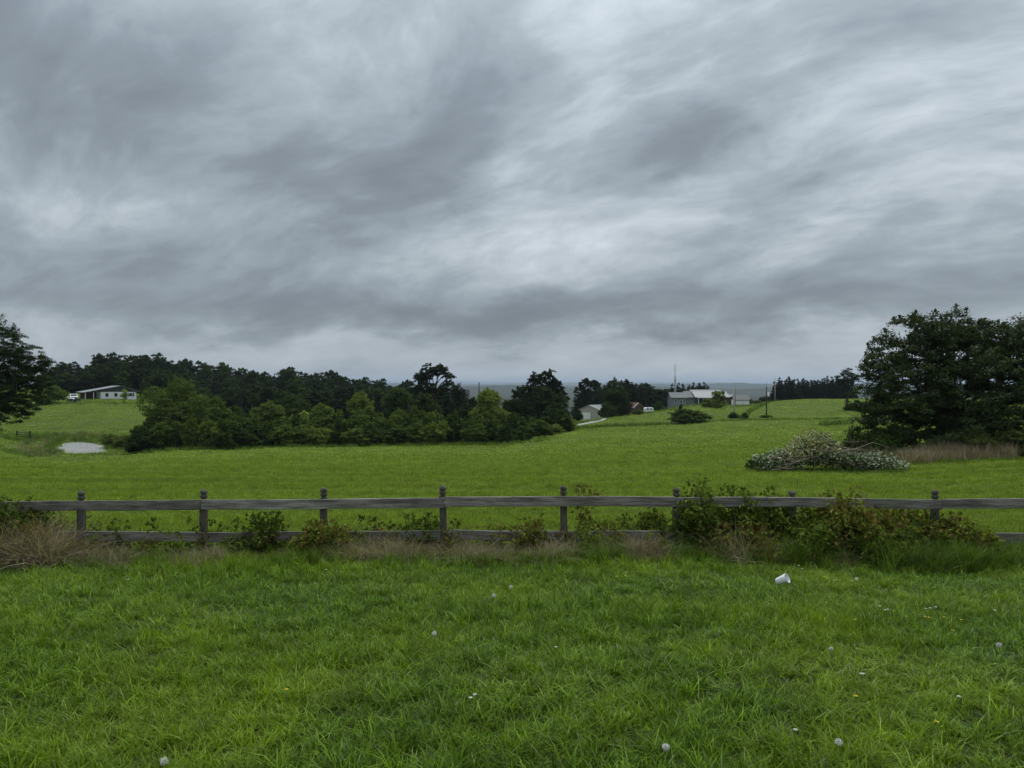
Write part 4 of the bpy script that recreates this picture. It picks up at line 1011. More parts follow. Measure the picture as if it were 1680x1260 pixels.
# ------------------------------------------------------------------ brambles and saplings along the fence
def bramble(seed, px, half, top, name, label, mats=('leaf_bramble',), canes=16, leaves=60, y0=.35, dep=.30, leaf=.070, up=.6, base_dd=0.0, arch=.5):
    rng = np.random.RandomState(seed); d = FD + y0 + base_dd
    x0 = (px - 840) / F * d; zg = ground(x0, d); H = CAMZ - (top - 630) / F * d - zg; Wd = half * d / F
    e = thing(name, label, 'bramble' if 'bramble' in name else 'bush' if 'bush' in name else 'sapling', (x0, d, zg))
    tb = MB(); pos = []; nor = []; dire = []; tone = []
    for i in range(canes):
        bx_ = rng.uniform(-.75, .75) * Wd; by = rng.uniform(-1, 1) * dep
        h = H * rng.uniform(.45, 1.0) * (1 - .25 * abs(bx_) / (Wd + .01)); lx = rng.normal() * Wd * .35; ly = rng.normal() * dep * .5; dr = rng.uniform(0, arch) * H * .35
        n_ = 9; pts = []
        for k in range(n_):
            s = k / (n_ - 1)
            pts.append(np.array([bx_ + lx * s ** 1.4, by + ly * s ** 1.4, h * (s * 1.12 - .12 * s * s) - dr * s ** 4 - .04]))
        pts = np.array(pts); pts[:, 0] = np.clip(pts[:, 0], -Wd, Wd)
        r0 = rng.uniform(.0025, .006); tb.tube(pts, list(np.linspace(r0, r0 * .3, n_)), 4, False)
        sl = rng.uniform(.10, 1, leaves) ** .85; kk = sl * (n_ - 1); ki = np.minimum(kk.astype(int), n_ - 2); fr = (kk - ki)[:, None]
        c_ = pts[ki] * (1 - fr) + pts[ki + 1] * fr
        # leaflets sit in threes on short side twigs
        tw = np.repeat(unit(rng.normal(size=(leaves // 3 + 1, 3)) + np.array([0, -.2, .35])), 3, 0)[:leaves]
        c_ = np.repeat(c_[::3], 3, 0)[:leaves] if leaves >= 3 else c_
        reach = np.repeat(rng.uniform(.03, .16, leaves // 3 + 1), 3)[:leaves][:, None]
        dl = unit(tw + rng.normal(size=(len(c_), 3)) * .75)
        pos.append(c_ + tw[:len(c_)] * reach[:len(c_)] + dl * leaf * .5); dire.append(dl)
        nor.append(unit(rng.normal(size=(len(c_), 3)) * .6 + np.array([0, -.25, .8]))); tone.append(np.clip(rng.rand() * .35 + rng.rand(len(c_)) * .7 * (.4 + .6 * np.repeat(sl[::3], 3)[:len(c_)]), 0, 1))
    pos = np.concatenate(pos); nor = np.concatenate(nor); dire = np.concatenate(dire); tone = np.concatenate(tone)
    gzv = height(pos[:, 0] + x0, pos[:, 1] + d) - zg; pos[:, 2] = np.maximum(pos[:, 2], gzv + .04)
    L = leaf * rng.uniform(.55, 1.35, len(pos)); sel = rng.rand(len(pos)) * len(mats)
    link(bpy.data.objects.new('stems', tb.mesh('stems', M['twig'], True)), e)
    for k, mt in enumerate(mats):
        s = (sel >= k) & (sel < k + 1)
        link(bpy.data.objects.new('foliage', leaf_mesh('foliage', pos[s], dire[s], nor[s], L[s], L[s] * .52, tone[s], M[mt])), e)
    return e
LB, LR, LM = 'leaf_bramble', 'leaf_rust', 'leaf_mid'
BR = [  # px, half width, top, mats, canes, leaves, y offset, label
 (18, 50, 806, (LB, LM), 40, 110, -.1, 'leafy bush climbing over the fence at the left edge of the picture'),
 (60, 26, 846, (LB, LR), 18, 80, -.35, 'low bramble in front of the fence left of the first post'),
 (104, 20, 836, (LB,), 9, 60, .3, 'small bramble just left of the first fence post'),
 (166, 20, 824, (LB, LM), 8, 48, .25, 'thin leafy bramble just right of the first fence post'),
 (250, 16, 838, (LB,), 5, 30, .35, 'spindly sapling midway between the first and second fence posts'),
 (432, 36, 824, (LB, LM), 14, 60, .05, 'spreading bramble midway between the second and third fence posts'),
 (528, 34, 846, (LB, LR, LM), 26, 90, -.35, 'dense dark bramble in front of the lower rail at the third fence post'),
 (622, 14, 832, (LB,), 5, 36, .3, 'slender sprig between the rails right of the third fence post'),
 (694, 32, 830, (LB, LM), 13, 66, .3, 'bramble filling the gap just left of the fourth fence post'),
 (752, 20, 845, (LB,), 5, 30, .3, 'sparse sprays just right of the fourth fence post'),
 (808, 16, 832, (LB,), 5, 34, .3, 'slender sprig midway between the fourth and fifth fence posts'),
 (868, 22, 836, (LR, LB), 11, 66, -.12, 'rust-tinged bramble over the lower rail left of the fifth fence post'),
 (958, 18, 762, (LB, LR), 5, 60, .35, 'tall sprig poking above the top rail right of the fifth fence post'),
 (985, 44, 834, (LB, LM), 18, 84, .35, 'dense leafy bramble behind the rails right of the fifth fence post'),
 (1058, 40, 830, (LB, LM), 18, 84, .35, 'dense leafy bramble behind the rails left of the sixth fence post'),
 (1078, 18, 806, (LB,), 5, 40, .1, 'small leafy shoot over the top rail left of the sixth fence post'),
 (1150, 44, 780, (LB, LM), 30, 100, .05, 'tall bramble swallowing the fence just right of the sixth post'),
 (1205, 50, 790, (LB, LM), 30, 100, .22, 'wide bramble in the thicket between the sixth and seventh posts'),
 (1258, 46, 782, (LB, LM), 28, 95, .22, 'bramble with high sprays left of the seventh fence post'),
 (1320, 48, 838, (LB, LM), 28, 100, -.25, 'dark low bramble in front of the seventh fence post'),
 (1380, 50, 782, (LB, LR, LM), 34, 100, -.08, 'tall rust-flecked bramble right of the seventh fence post'),
 (1440, 46, 812, (LB, LR, LM), 30, 100, .2, 'bramble in the thicket midway between the seventh and eighth posts'),
 (1505, 42, 836, (LB, LM), 24, 95, -.15, 'bramble just left of the eighth fence post'),
 (1552, 40, 824, (LB, LR), 22, 95, -.1, 'bramble wrapped round the eighth fence post'),
 (1212, 60, 846, (LB, LR), 24, 90, -.3, 'low tangled bramble before the lower rail right of the sixth post'),
 (1445, 55, 850, (LB, LM), 24, 90, -.32, 'low tangled bramble before the lower rail between the seventh and eighth posts'),
 (1300, 46, 806, (LB, LM), 26, 95, .2, 'leafy bramble close behind the seventh fence post'),
 (1478, 48, 814, (LB, LR), 26, 95, .15, 'bramble behind the rails left of the eighth fence post'),
 (1600, 30, 845, (LB,), 14, 80, -.3, 'tapering bramble at the right end of the thicket'),
]
for i, (px, hw, top, mats, cn, lv, yo, lab) in enumerate(BR):
    nm = 'sapling' if 'sapling' in lab or 'sprig' in lab else 'bush' if lab.startswith('leafy bush') else 'bramble'
    bramble(700 + i, px, hw, top, nm, lab, mats, int(cn * (1.9 if px > 1110 or px < 50 else 1.45)) if hw > 25 else cn, int(lv * 1.35), yo, .16 + hw * .004)

rw = random.Random(31)
for i in range(46):
    px = 90 + i * 24.5 + rw.uniform(-10, 10)
    front = i % 2 == 0
    bramble(760 + i, px, rw.uniform(9, 17), rw.uniform(842, 876) if front else rw.uniform(834, 858), 'weed_sapling', (ORD[i // 2] + ' straggly leafy weed from the left, growing before the lower rail') if front else ORD[i // 2] + ' straggly leafy weed from the left, growing behind the rails', ((LB,), (LM,), (LB, LR), (LB, LM))[i % 4], rw.randint(3, 6), rw.randint(24, 42), rw.uniform(-.45, -.15) if front else rw.uniform(.15, .5), .12)['group'] = 'weeds in front of the fence' if front else 'weeds behind the fence'
# ------------------------------------------------------------------ grasses
def blades(seed, nb, rad, h0, h1, w0, bend, mat, segs=3, lean=.35):
    rng = np.random.RandomState(seed); V = []; Fq = []; Ft = []; tone = []
    for i in range(nb):
        a = rng.uniform(0, 6.283); r_ = rad * math.sqrt(rng.rand()); p = np.array([r_ * math.cos(a), r_ * math.sin(a), -.01])
        h = rng.uniform(h0, h1); az = rng.uniform(0, 6.283); di = np.array([math.cos(az), math.sin(az), 0]); sd_ = np.array([-di[1], di[0], 0])
        ln = rng.uniform(0, lean); bd = rng.uniform(.2, 1) * bend; w_ = w0 * rng.uniform(.7, 1.4); tn = rng.rand() ** 1.6; b0 = len(V)
        tw = rng.uniform(-.6, .6)
        for k in range(segs + 1):
            s = k / segs; c_ = p + np.array([0, 0, 1]) * h * (s - .45 * bd * s * s * s) + di * h * (ln * s + bd * s * s)
            ww = w_ * (1 - s ** 1.6) * .5; sv = sd_ * math.cos(tw * s) + np.array([0, 0, 1]) * math.sin(tw * s) * .5
            if k < segs: V += [c_ - sv * ww, c_ + sv * ww]; tone += [tn, tn]
            else: V.append(c_); tone.append(tn)
        for k in range(segs - 1): Fq.append((b0 + 2 * k, b0 + 2 * k + 1, b0 + 2 * k + 3, b0 + 2 * k + 2))
        Ft.append((b0 + 2 * segs - 2, b0 + 2 * segs - 1, b0 + 2 * segs))
    fs = [np.array(Ft)] + ([np.array(Fq)] if Fq else [])
    return mesh_np('tuft', np.array(V), fs, mat, False, {'tone': np.array(tone)})
def grass_mat(name, a, b_, c_, d_, pscale=.55, transl=.35, rough=.4, hue=.35, stretch=(1, 1, 1), spec=.08, var=.45):
    """blade colours a..b, with patches that shift towards c and single tufts towards d"""
    m, t, o = mat_new(name)
    at = t.n.new('ShaderNodeAttribute'); at.attribute_name = 'tone'; oi = t.n.new('ShaderNodeObjectInfo')
    lo_ = t.v('MULTIPLY', oi.outputs['Location'], stretch); pt = t.noise(lo_, pscale, 4, .6); p2 = t.noise(t.v('ADD', lo_, (31, 7, 0)), pscale * 3.1, 3, .6)
    c = t.mix(at.outputs['Fac'], a, b_); c = t.mix(t.map(pt, .42, .66, 0, .62), c, c_)
    c = t.mix(t.map(p2, .55, .75, 0, .6), c, d_)
    c = t.mix(t.m('MULTIPLY', t.m('GREATER_THAN', oi.outputs['Random'], .93), .35), c, d_)
    kk = t.map(oi.outputs['Random'], 0, 1, 1 - var, 1 + var * .7); c = t.mix(1.0, c, t.comb(kk, kk, kk), 'MULTIPLY')      # each tuft scaled darker or lighter at random, for contrast between tufts
    b = t.n.new('ShaderNodeBsdfPrincipled'); t.put(b.inputs['Base Color'], c); b.inputs['Roughness'].default_value = rough; b.inputs['Specular IOR Level'].default_value = spec
    tr = t.n.new('ShaderNodeBsdfTranslucent'); t.put(tr.inputs[0], t.mix(1.0, c, (1.1, 1.15, .5), 'MULTIPLY'))
    mx = t.n.new('ShaderNodeMixShader'); mx.inputs[0].default_value = transl
    t.l.new(b.outputs[0], mx.inputs[1]); t.l.new(tr.outputs[0], mx.inputs[2]); t.l.new(mx.outputs[0], o.inputs[0]); return m
def tuft_set(name, meshes):
    c_ = bpy.data.collections.new(name)
    for i, me in enumerate(meshes):
        ob = bpy.data.objects.new('%s_%02d' % (name, i), me); c_.objects.link(ob)
    return c_, len(meshes)
def scatter(name, label, cat, pts, rots, scl, tset, rng):
    coll, nv = tset; k = len(pts)
    me = bpy.data.meshes.new(name); me.vertices.add(k); me.vertices.foreach_set('co', np.asarray(pts, np.float32).ravel())
    a = me.attributes.new('rot', 'FLOAT_VECTOR', 'POINT'); a.data.foreach_set('vector', np.asarray(rots, np.float32).ravel())
    a = me.attributes.new('scl', 'FLOAT_VECTOR', 'POINT'); a.data.foreach_set('vector', np.asarray(scl, np.float32).ravel())
    a = me.attributes.new('pick', 'INT', 'POINT'); a.data.foreach_set('value', rng.randint(0, nv, k).astype(np.int32)); me.update()
    ob = link(bpy.data.objects.new(name, me)); tag(ob, label, cat, None, 'stuff')
    ng = bpy.data.node_groups.new(name, 'GeometryNodeTree')
    ng.interface.new_socket('Geometry', in_out='INPUT', socket_type='NodeSocketGeometry'); ng.interface.new_socket('Geometry', in_out='OUTPUT', socket_type='NodeSocketGeometry')
    N = ng.nodes; L = ng.links; gi = N.new('NodeGroupInput'); go = N.new('NodeGroupOutput')
    ci = N.new('GeometryNodeCollectionInfo'); ci.inputs['Collection'].default_value = coll; ci.inputs['Separate Children'].default_value = True; ci.inputs['Reset Children'].default_value = True
    ip = N.new('GeometryNodeInstanceOnPoints'); ip.inputs['Pick Instance'].default_value = True
    def na_(nm, ty):
        q = N.new('GeometryNodeInputNamedAttribute'); q.data_type = ty; q.inputs[0].default_value = nm
        return q.outputs[0]
    er = N.new('FunctionNodeEulerToRotation'); L.new(na_('rot', 'FLOAT_VECTOR'), er.inputs[0])
    L.new(gi.outputs[0], ip.inputs['Points']); L.new(ci.outputs[0], ip.inputs['Instance']); L.new(na_('pick', 'INT'), ip.inputs['Instance Index'])
    L.new(er.outputs[0], ip.inputs['Rotation']); L.new(na_('scl', 'FLOAT_VECTOR'), ip.inputs['Scale']); L.new(ip.outputs[0], go.inputs[0])
    md = ob.modifiers.new('scatter', 'NODES'); md.node_group = ng
    return ob
def rot_rand(rng, k, tilt=.15): return np.stack([rng.normal(size=k) * tilt, rng.normal(size=k) * tilt, rng.uniform(0, 6.283, k)], -1)
def on_ground(x, y, lift=0.0): return np.stack([x, y, height(x, y) + lift], -1)

M['lawn'] = grass_mat('lawn_blade', (0.034, 0.092, 0.005), (0.245, 0.395, 0.024), (0.235, 0.335, 0.012), (0.054, 0.090, 0.008), spec=.18)
M['field'] = grass_mat('field_blade', (0.130, 0.212, 0.024), (0.345, 0.440, 0.058), (0.125, 0.190, 0.020), (0.180, 0.210, 0.038), .5, stretch=(.07, 1, 1), spec=.05)
M['tall'] = grass_mat('tall_blade', (0.055, 0.110, 0.010), (0.180, 0.270, 0.045), (0.100, 0.165, 0.025), (0.150, 0.170, 0.075), .7)
M['dry'] = grass_mat('dry_blade', (0.165, 0.138, 0.088), (0.460, 0.405, 0.285), (0.205, 0.160, 0.100), (0.120, 0.100, 0.055), 1.1, .3, .7)
M['reed'] = grass_mat('reed_blade', (0.170, 0.140, 0.100), (0.420, 0.350, 0.265), (0.200, 0.160, 0.115), (0.110, 0.120, 0.055), .5, .3, .7)
lawn_t = tuft_set('lawn_tuft', [blades(s, 36, .065, .035, .105, .0056, .9, M['lawn']) for s in range(9)] + [blades(20 + s, 18, .06, .09, .20, .0076, 1.0, M['lawn']) for s in range(3)] + [blades(30 + s, 9, .05, .03, .07, .020, .9, M['lawn'], 3) for s in range(2)])
field_t = tuft_set('field_tuft', [blades(40 + s, 34, .12, .05, .13, .0075, .7, M['field'], 2) for s in range(7)])
far_t = tuft_set('far_tuft', [blades(50 + s, 44, .75, .06, .17, .050, .8, M['field'], 2, .6) for s in range(5)])
tall_t = tuft_set('tall_tuft', [blades(60 + s, 24, .09, .22, .52, .0085, .9, M['tall'], 4) for s in range(6)])
dry_t = tuft_set('dry_tuft', [blades(80 + s, 26, .10, .16, .46, .0085, 1.5, M['dry'], 4, 1.0) for s in range(6)])
reed_t = tuft_set('reed_tuft', [blades(90 + s, 18, .25, .35, 1.25, .026, .45, M['reed'], 3, .35) for s in range(5)])
rough_t = tuft_set('rough_tuft', [blades(95 + s, 22, .40, .25, .75, .040, .6, M['tall'], 2, .4) for s in range(4)])

rng = np.random.RandomState(55)
def sample(n_, d0, d1, pw, xm=.73, pad=1.0):
    """points over the view wedge, thinning out with depth as d^-pw"""
    e = 2 - pw; d = (d0 ** e + (d1 ** e - d0 ** e) * rng.rand(n_)) ** (1 / e)
    return rng.uniform(-1, 1, n_) * (xm * d + pad), d
x, y = sample(56000, 1.3, 12.3, .55, .95, 3.0); keep = rng.rand(len(x)) < np.clip(.88 + .8 * vnoise(x, y, 5.5, 15), .35, 1); x, y = x[keep], y[keep]; k = len(x)
hn = 1 + .45 * vnoise(x, y, 1.7, 5) + .45 * np.exp(-((y - 11.0) / .7) ** 2); s = rng.uniform(.5, 1.3, k) * np.clip(hn, .5, 2)
wd = rng.uniform(.9, 1.3, k)
scatter('lawn_grass', 'lush green lawn grass covering the foreground', 'grass', on_ground(x, y), rot_rand(rng, k), np.stack([wd, wd, s], -1), lawn_t, rng)
x, y = sample(88000, 12.3, 85, 1.72, .82, 5.0); k = len(x)
w_ = 1 + np.clip((y - 12) / 30, 0, 1.4); s = rng.uniform(.7, 1.25, k) * (1 + .25 * vnoise(x, y, .7, 6)) * (1 + np.clip((y - 12) / 60, 0, .8)) * (1 + .25 * np.sin(y * 1.6 + .4 * vnoise(x, y, .2, 8)))
scatter('field_grass', 'bright mown hay grass on the field behind the fence', 'grass', on_ground(x, y), rot_rand(rng, k), np.stack([w_, w_, s], -1), field_t, rng)
x, y = sample(54000, 60, 292, 1.25, .80, 4.0); k = len(x)
drv = np.min([np.hypot(x - (p_ - 840) / F * d_, (y - d_) * .6) for p_, d_ in ((915, 176), (928, 179), (940, 182), (951, 187), (962, 192), (971, 198), (980, 204), (983, 213), (984, 222), (978, 231), (972, 240))], axis=0) < 3.6
e_ = pond_e(x, y); keep = (e_ > 1.5) & ~drv & (rng.rand(k) < np.clip((y - 55) / 40, 0, 1)); x, y = x[keep], y[keep]; k = len(x)
w_ = rng.uniform(.8, 1.3, k) * (1 + y / 250); s = rng.uniform(.6, 1.3, k) * (1 + .4 * vnoise(x * .1, y, .8, 12))
scatter('field_grass', 'mown grass on the farther meadows round the pond and houses', 'grass', on_ground(x, y), rot_rand(rng, k, .08), np.stack([w_, w_, s], -1), far_t, rng)
# dry grass at the foot of the fence: patches in photograph pixels
DP = [(20, 60, 1.25, 500, -.35), (95, 50, 1.2, 430, -.45), (215, 34, .75, 150, -.45), (330, 30, .6, 110, -.3), (370, 22, .7, 100, -.5), (445, 24, .5, 60, -.3), (585, 40, .8, 210, -.4), (660, 50, .8, 300, -.4), (750, 44, .8, 230, -.35), (830, 46, .7, 190, -.35), (905, 30, .9, 150, -.4),
      (1045, 26, 1.0, 160, -.45), (1000, 26, .8, 90, -.2), (1190, 26, 1.0, 130, -.45), (1225, 20, 1.0, 90, -.4), (1330, 40, .8, 60, -.5), (1420, 30, .8, 40, -.5), (1640, 40, .6, 60, -.2), (500, 300, .55, 200, -.1), (1000, 300, .55, 200, -.1)]
xs, ys, ss = [], [], []
for px, hw, sc, n_, yo in DP:
    n_ = int(n_ * .95); sc = sc if px < 150 else sc * .85; xs.append((rng.normal(size=n_) * hw * .55 + px - 840) / F * FD); ys.append(FD + yo - .12 + rng.normal(size=n_) * .22); ss.append(sc * rng.uniform(.6, 1.25, n_))
x, y, s = map(np.concatenate, (xs, ys, ss)); k = len(x)
scatter('dry_grass', 'tangled dead tan grass along the foot of the fence', 'dry grass', on_ground(x, y), rot_rand(rng, k, .35), np.stack([s, s, s], -1), dry_t, rng)
TP = [(1210, 60, .8, 110, -.7), (1290, 40, 1.0, 110, -.6), (1460, 60, 1.15, 130, -.75), (1545, 50, 1.0, 110, -.7), (1620, 50, .9, 110, -.5), (1100, 40, .75, 70, -.6), (980, 50, .8, 90, -.7), (880, 60, .6, 70, -.8), (530, 40, .7, 60, -.75), (300, 120, .55, 110, -.5), (700, 140, .5, 110, -.8), (1660, 40, 1.0, 70, .1), (1400, 260, .6, 150, -.9), (200, 160, .5, 100, -.8), (420, 80, .6, 60, .2), (800, 300, .6, 120, .3), (1250, 180, .8, 120, -.1)]
xs, ys, ss = [], [], []
for px, hw, sc, n_, yo in TP:
    xs.append((rng.normal(size=n_) * hw * .6 + px - 840) / F * FD); ys.append(FD + yo + rng.normal(size=n_) * .2); ss.append(sc * rng.uniform(.6, 1.2, n_))
x, y, s = map(np.concatenate, (xs, ys, ss)); k = len(x)
scatter('tall_grass', 'uncut green grass in longer clumps along the fence', 'grass', on_ground(x, y), rot_rand(rng, k, .2), np.stack([s, s, s], -1), tall_t, rng)
# dead standing grass below the big dark tree
n_ = 900; px = np.concatenate([np.where(rng.rand(n_) < .62, rng.normal(1520, 32, n_), rng.uniform(1470, 1665, n_)), rng.uniform(1350, 1480, 150)]); y = np.concatenate([46.5 + rng.normal(size=n_) * 1.0, 45 + rng.normal(size=150) * .6]); x = (px - 840) / F * y; k = len(x)
s = rng.uniform(.5, 1.1, k) * (.85 + .4 * vnoise(x, y, 1.5, 3)); s[n_:] *= .5
scatter('reed_grass', 'strip of dead brown standing grass below the big dark tree', 'dry grass', on_ground(x, y), rot_rand(rng, k, .12), np.stack([s, s, s * 1.05], -1), reed_t, rng)
n2_ = 260; aa = rng.uniform(.2, 4.4, n2_); rr_ = np.sqrt(rng.uniform(1.3, 3.2, n2_)); y = POND[1] + POND[3] * rr_ * np.sin(aa); x = POND[0] + POND[2] * rr_ * np.cos(aa) * 1.5 + (y - POND[1]) * POND[0] / POND[1]
keep = pond_e(x, y) > 1.6; x, y = x[keep], y[keep]; k = len(x); s = rng.uniform(.4, .9, k)
scatter('sedge', 'brown sedge along the bank of the pond', 'dry grass', on_ground(x, y), rot_rand(rng, k, .12), np.stack([s * 1.5, s * 1.5, s], -1), reed_t, rng)
# rough grass: field margins, pond bank, unmown patches
xs, ys, ss = [], [], []
def strip(p0, d0, p1, d1, n_, wd, sc):
    q = rng.rand(n_); d = d0 + (d1 - d0) * q + rng.normal(size=n_) * wd; px = p0 + (p1 - p0) * q
    xs.append((px - 840) / F * d); ys.append(d); ss.append(sc * rng.uniform(.6, 1.3, n_))
strip(930, 152, 1100, 170, 330, 1.4, 1.3); strip(1100, 171, 1420, 172, 380, .8, .9); strip(1215, 176, 1262, 262, 260, 1.0, 1.5); strip(1345, 148, 1398, 150, 160, 2.0, 1.5)
strip(0, 119, 88, 120, 200, 2.2, 1.0); strip(88, 117, 235, 119, 200, 2.0, .35); strip(0, 140, 110, 146, 260, 2.2, 1.2); strip(160, 141, 240, 140, 170, 3.0, 1.2); strip(230, 115.5, 900, 122, 480, 1.0, 1.1)
strip(1470, 45, 1700, 44.5, 260, .5, .45); strip(1225, 39, 1490, 38.8, 200, .6, .35); strip(985, 236, 1110, 240, 260, 5, 1.2); strip(1100, 250, 1240, 248, 260, 5, 1.2); strip(80, 203, 260, 208, 170, 3, 1.0); strip(925, 200, 985, 210, 120, 4, 1.1)
aa = rng.uniform(0, 6.283, 420); rr_ = np.sqrt(rng.uniform(1.15, 2.6, 420)); yy_ = POND[1] + POND[3] * rr_ * np.sin(aa); xx_ = POND[0] + POND[2] * rr_ * np.cos(aa) + (yy_ - POND[1]) * POND[0] / POND[1]
xs.append(xx_); ys.append(yy_); ss.append(np.where((np.sin(aa) < -.35) & (np.cos(aa) > -.6), .3, 1.0) * rng.uniform(.6, 1.5, 420))
x, y, s = map(np.concatenate, (xs, ys, ss)); keep = pond_e(x, y) > 1.15; x, y, s = x[keep], y[keep], s[keep]; k = len(x)
scatter('rough_grass', 'rough unmown grass along field margins and the pond bank', 'grass', on_ground(x, y), rot_rand(rng, k, .15), np.stack([s, s, s], -1), rough_t, rng)

# ------------------------------------------------------------------ small things on the lawn
def lawn_at(px, py):
    """where the sight line of a pixel meets the lawn"""
    d = 3.0
    while d < 14:
        p = P(px, py, d)
        if p.z <= ground(p.x, p.y): break
        d += .03
    return Vector((p.x, p.y, ground(p.x, p.y)))
# crumpled foam cup
M['foam'] = None
m, t, o = mat_new('foam_cup'); co = obj_co(t); n_ = t.noise(co, 30, 4, .6)
s_ = t.sep(co); band = t.noise(t.mapping(co, scale=(40, 40, 14)), 1.0, 3, .6)
principled(t, o, t.mix(t.map(band, .56, .64, 0, .35), (.80, .81, .82), (.45, .47, .50)), .55, n_, .2, .004, .3); M['foam'] = m
g = lawn_at(1283, 968)
cup = thing('foam_cup', 'discarded white foam cup lying on its side in the grass near the fence', 'cup', g + Vector((0, 0, .115)))
cup.rotation_euler = (R(0), R(62), R(-38)); cup.scale = (.76, .76, .76)
rngc = np.random.RandomState(2); sides = 28
def cup_shell(rs, hs, name, parent):
    V = []; 
    for r_, z_ in zip(rs, hs):
        for k in range(sides):
            a = 2 * math.pi * k / sides; dent = 1 - .09 * math.exp(-((a - 2.2) ** 2) * 3) * (z_ > .03) - .06 * math.exp(-((a - 4.6) ** 2) * 6); V.append((r_ * math.cos(a) * dent, r_ * math.sin(a) * dent, z_))
    f = [(i * sides + k, i * sides + (k + 1) % sides, (i + 1) * sides + (k + 1) % sides, (i + 1) * sides + k) for i in range(len(rs) - 1) for k in range(sides)]
    return V, f
rs = [.050, .054, .060, .067, .073, .070, .064, .056, .046]; hs = [0, .03, .08, .135, .180, .179, .135, .08, .008]
V, f = cup_shell(rs, [h_ - .09 for h_ in hs], 'body', cup); b = MB(); b.add(V, f + [tuple(range(sides - 1, -1, -1)), tuple(8 * sides + k for k in range(sides))]); b.build('body', M['foam'], cup, True)
V, f = cup_shell([.0735, .0765, .0775, .0745, .0705], [.086, .086, .093, .096, .092], 'rim', cup); b = MB(); b.add(V, f); b.build('rim', M['foam'], cup, True)

# dandelion clocks and small yellow flowers
M['puff'] = foliage('seed_head', (.70, .70, .66), (.88, .88, .84), .45, .8, tcol=(1, 1, 1))
M['stalk'] = simple('stalk', (.16, .20, .07), .6, .2)
M['petal'] = foliage('petal', (.55, .42, .03), (.75, .60, .06), .3, .6, tcol=(1, 1, 1))
M['petal_pale'] = foliage('petal_pale', (.60, .62, .55), (.78, .78, .72), .3, .6, tcol=(1, 1, 1))
def dandelion(i, px, py, lab, hgt=.20, r_=.021):
    base = lawn_at(px, py + hgt * F / 6.0 * .9); d = base.y; top = P(px, py, d - .03); rng = np.random.RandomState(900 + i)
    e = thing('dandelion_clock', lab, 'dandelion', base); tz = max(.09, top.z - base.z); tx = top.x - base.x
    b = MB(); b.tube([(0, 0, -.02), (tx * .3, 0, tz * .5), (tx, 0, tz)], [.0028, .0025, .002], 5); b.build('stalk', M['stalk'], e)
    k = 150; u = unit(rng.normal(size=(k, 3))); pos = u * r_ * rng.uniform(.5, 1.05, k)[:, None] + np.array([tx, 0, tz])
    D = u + rng.normal(size=(k, 3)) * .25; u = unit(rng.normal(size=(k, 3))); link(bpy.data.objects.new('seed_head', leaf_mesh('seed_head', pos, D, u, np.full(k, .013), np.full(k, .0035), rng.rand(k), M['puff'])), e)
for i, (px, py, lab) in enumerate(((810, 978, 'dandelion clock nearest the fence, below the gap right of the fourth post'), (712, 1041, 'lone white dandelion clock left of the middle of the lawn'), (1380, 1222, 'large dandelion clock at the bottom right of the lawn'), (1094, 1230, 'dandelion clock at the bottom edge, right of centre'),
      (265, 1253, 'dandelion clock at the bottom edge on the left'), (1643, 1060, 'dandelion clock at the far right of the lawn'), (1366, 1067, 'faded dandelion clock below and right of the foam cup'), (1407, 951, 'small dandelion clock right of the foam cup'), (838, 964, 'small dandelion clock just above another near the fence'))):
    dandelion(i, px, py, lab, .16 if i < 7 else .12, .019 if i != 6 else .015)
def flower(i, px, py, lab, pale):
    base = lawn_at(px, py + 6); rng = np.random.RandomState(950 + i)
    e = thing('meadow_flower', lab, 'flower', base, 0, 'white meadow flowers' if pale else 'yellow meadow flowers')
    b = MB(); h_ = .12; b.tube([(0, 0, -.01), (.004, 0, h_ * .5), (0, 0, h_)], .0018, 4); b.build('stalk', M['stalk'], e)
    k = 7; a = np.arange(k) * 2 * math.pi / k; rr_ = .009; pos = np.stack([np.cos(a) * rr_, np.sin(a) * rr_, np.full(k, h_ + .004)], -1)
    D = np.stack([np.cos(a), np.sin(a), np.full(k, .25)], -1); N_ = np.tile([[0, -.3, 1]], (k, 1)) + rng.normal(size=(k, 3)) * .1
    link(bpy.data.objects.new('petals', leaf_mesh('petals', pos, D, N_, np.full(k, .013), np.full(k, .008), rng.rand(k), M['petal_pale' if pale else 'petal'])), e)
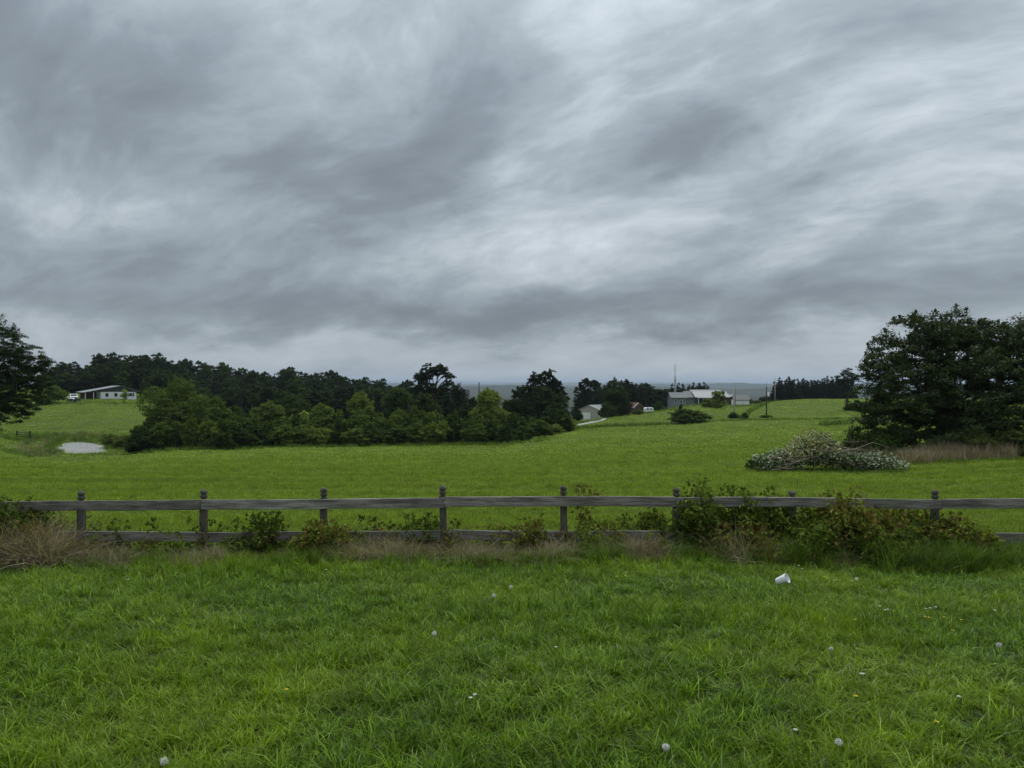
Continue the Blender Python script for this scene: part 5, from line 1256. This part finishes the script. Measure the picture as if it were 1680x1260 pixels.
YL = [(1352, 957), (1357, 959), (1371, 963), (1398, 964), (1382, 970), (1486, 1027), (1517, 1027), (1524, 1029), (1549, 1028), (1563, 1051), (1537, 1214), (1404, 1170), (1577, 1033), (1403, 1033), (470, 1157), (1026, 956), (1012, 957)]
WL = [(1443, 1009), (1452, 1015), (1456, 1014), (1519, 1013), (1526, 1012), (1535, 1010), (1632, 1016), (1413, 1129), (1416, 1130), (1305, 1228), (485, 924), (535, 945), (210, 962), (1310, 937), (1316, 943), (779, 1166), (772, 1172), (912, 1082), (1573, 1170)]
for i, (px, py) in enumerate(YL): flower(i, px, py, 'tiny yellow flower in the lawn', False)
for i, (px, py) in enumerate(WL): flower(40 + i, px, py, 'tiny white flower in the lawn', True)
# pale dead sticks leaning in the dry grass
for p0, p1, y_, lab in (((930, 914), (981, 895), -.55, 'pale dead stick leaning in the dry grass before the fifth fence post'), ((1176, 915), (1252, 888), -.65, 'pale dead stick across the thicket right of the sixth fence post')):
    a = P(*p0, FD + y_); c_ = P(*p1, FD + y_ + .15); mid_ = a * .55 + c_ * .45 + Vector((0, 0, -.02))
    e = thing('dead_stick', lab, 'stick', a); b = MB(); L_ = [Vector((0, 0, 0)) - (c_ - a) * .35 + Vector((0, 0, -.04)), Vector((0, 0, 0)), mid_ - a, c_ - a]
    b.tube([tuple(v_) for v_ in L_], [.009, .008, .006, .003], 6); b.build('shaft', M['twig_dry'], e, True)
    b = MB(); b.tube([tuple(mid_ - a), tuple((mid_ - a) + Vector((.08, -.03, .10)))], [.004, .0015], 5); b.build('side_twig', M['twig_dry'], e, True)

# ------------------------------------------------------------------ haze
m, t, o = mat_new('haze'); pv = t.n.new('ShaderNodeVolumePrincipled')
pv.inputs['Color'].default_value = (.64, .77, .93, 1); pv.inputs['Density'].default_value = 7.5e-5; pv.inputs['Anisotropy'].default_value = 0.1
t.l.new(pv.outputs[0], o.inputs['Volume'])
b = MB(); zb = float(gz.min()) - 1; b.box((-64000, -64000, zb), (64000, 64000, max(60.0, float(gz.max()) + 2)))
hz = b.build('haze', m); tag(hz, 'thin even haze filling the valley air', 'haze', None, 'stuff')
hz.display_type = 'WIRE'
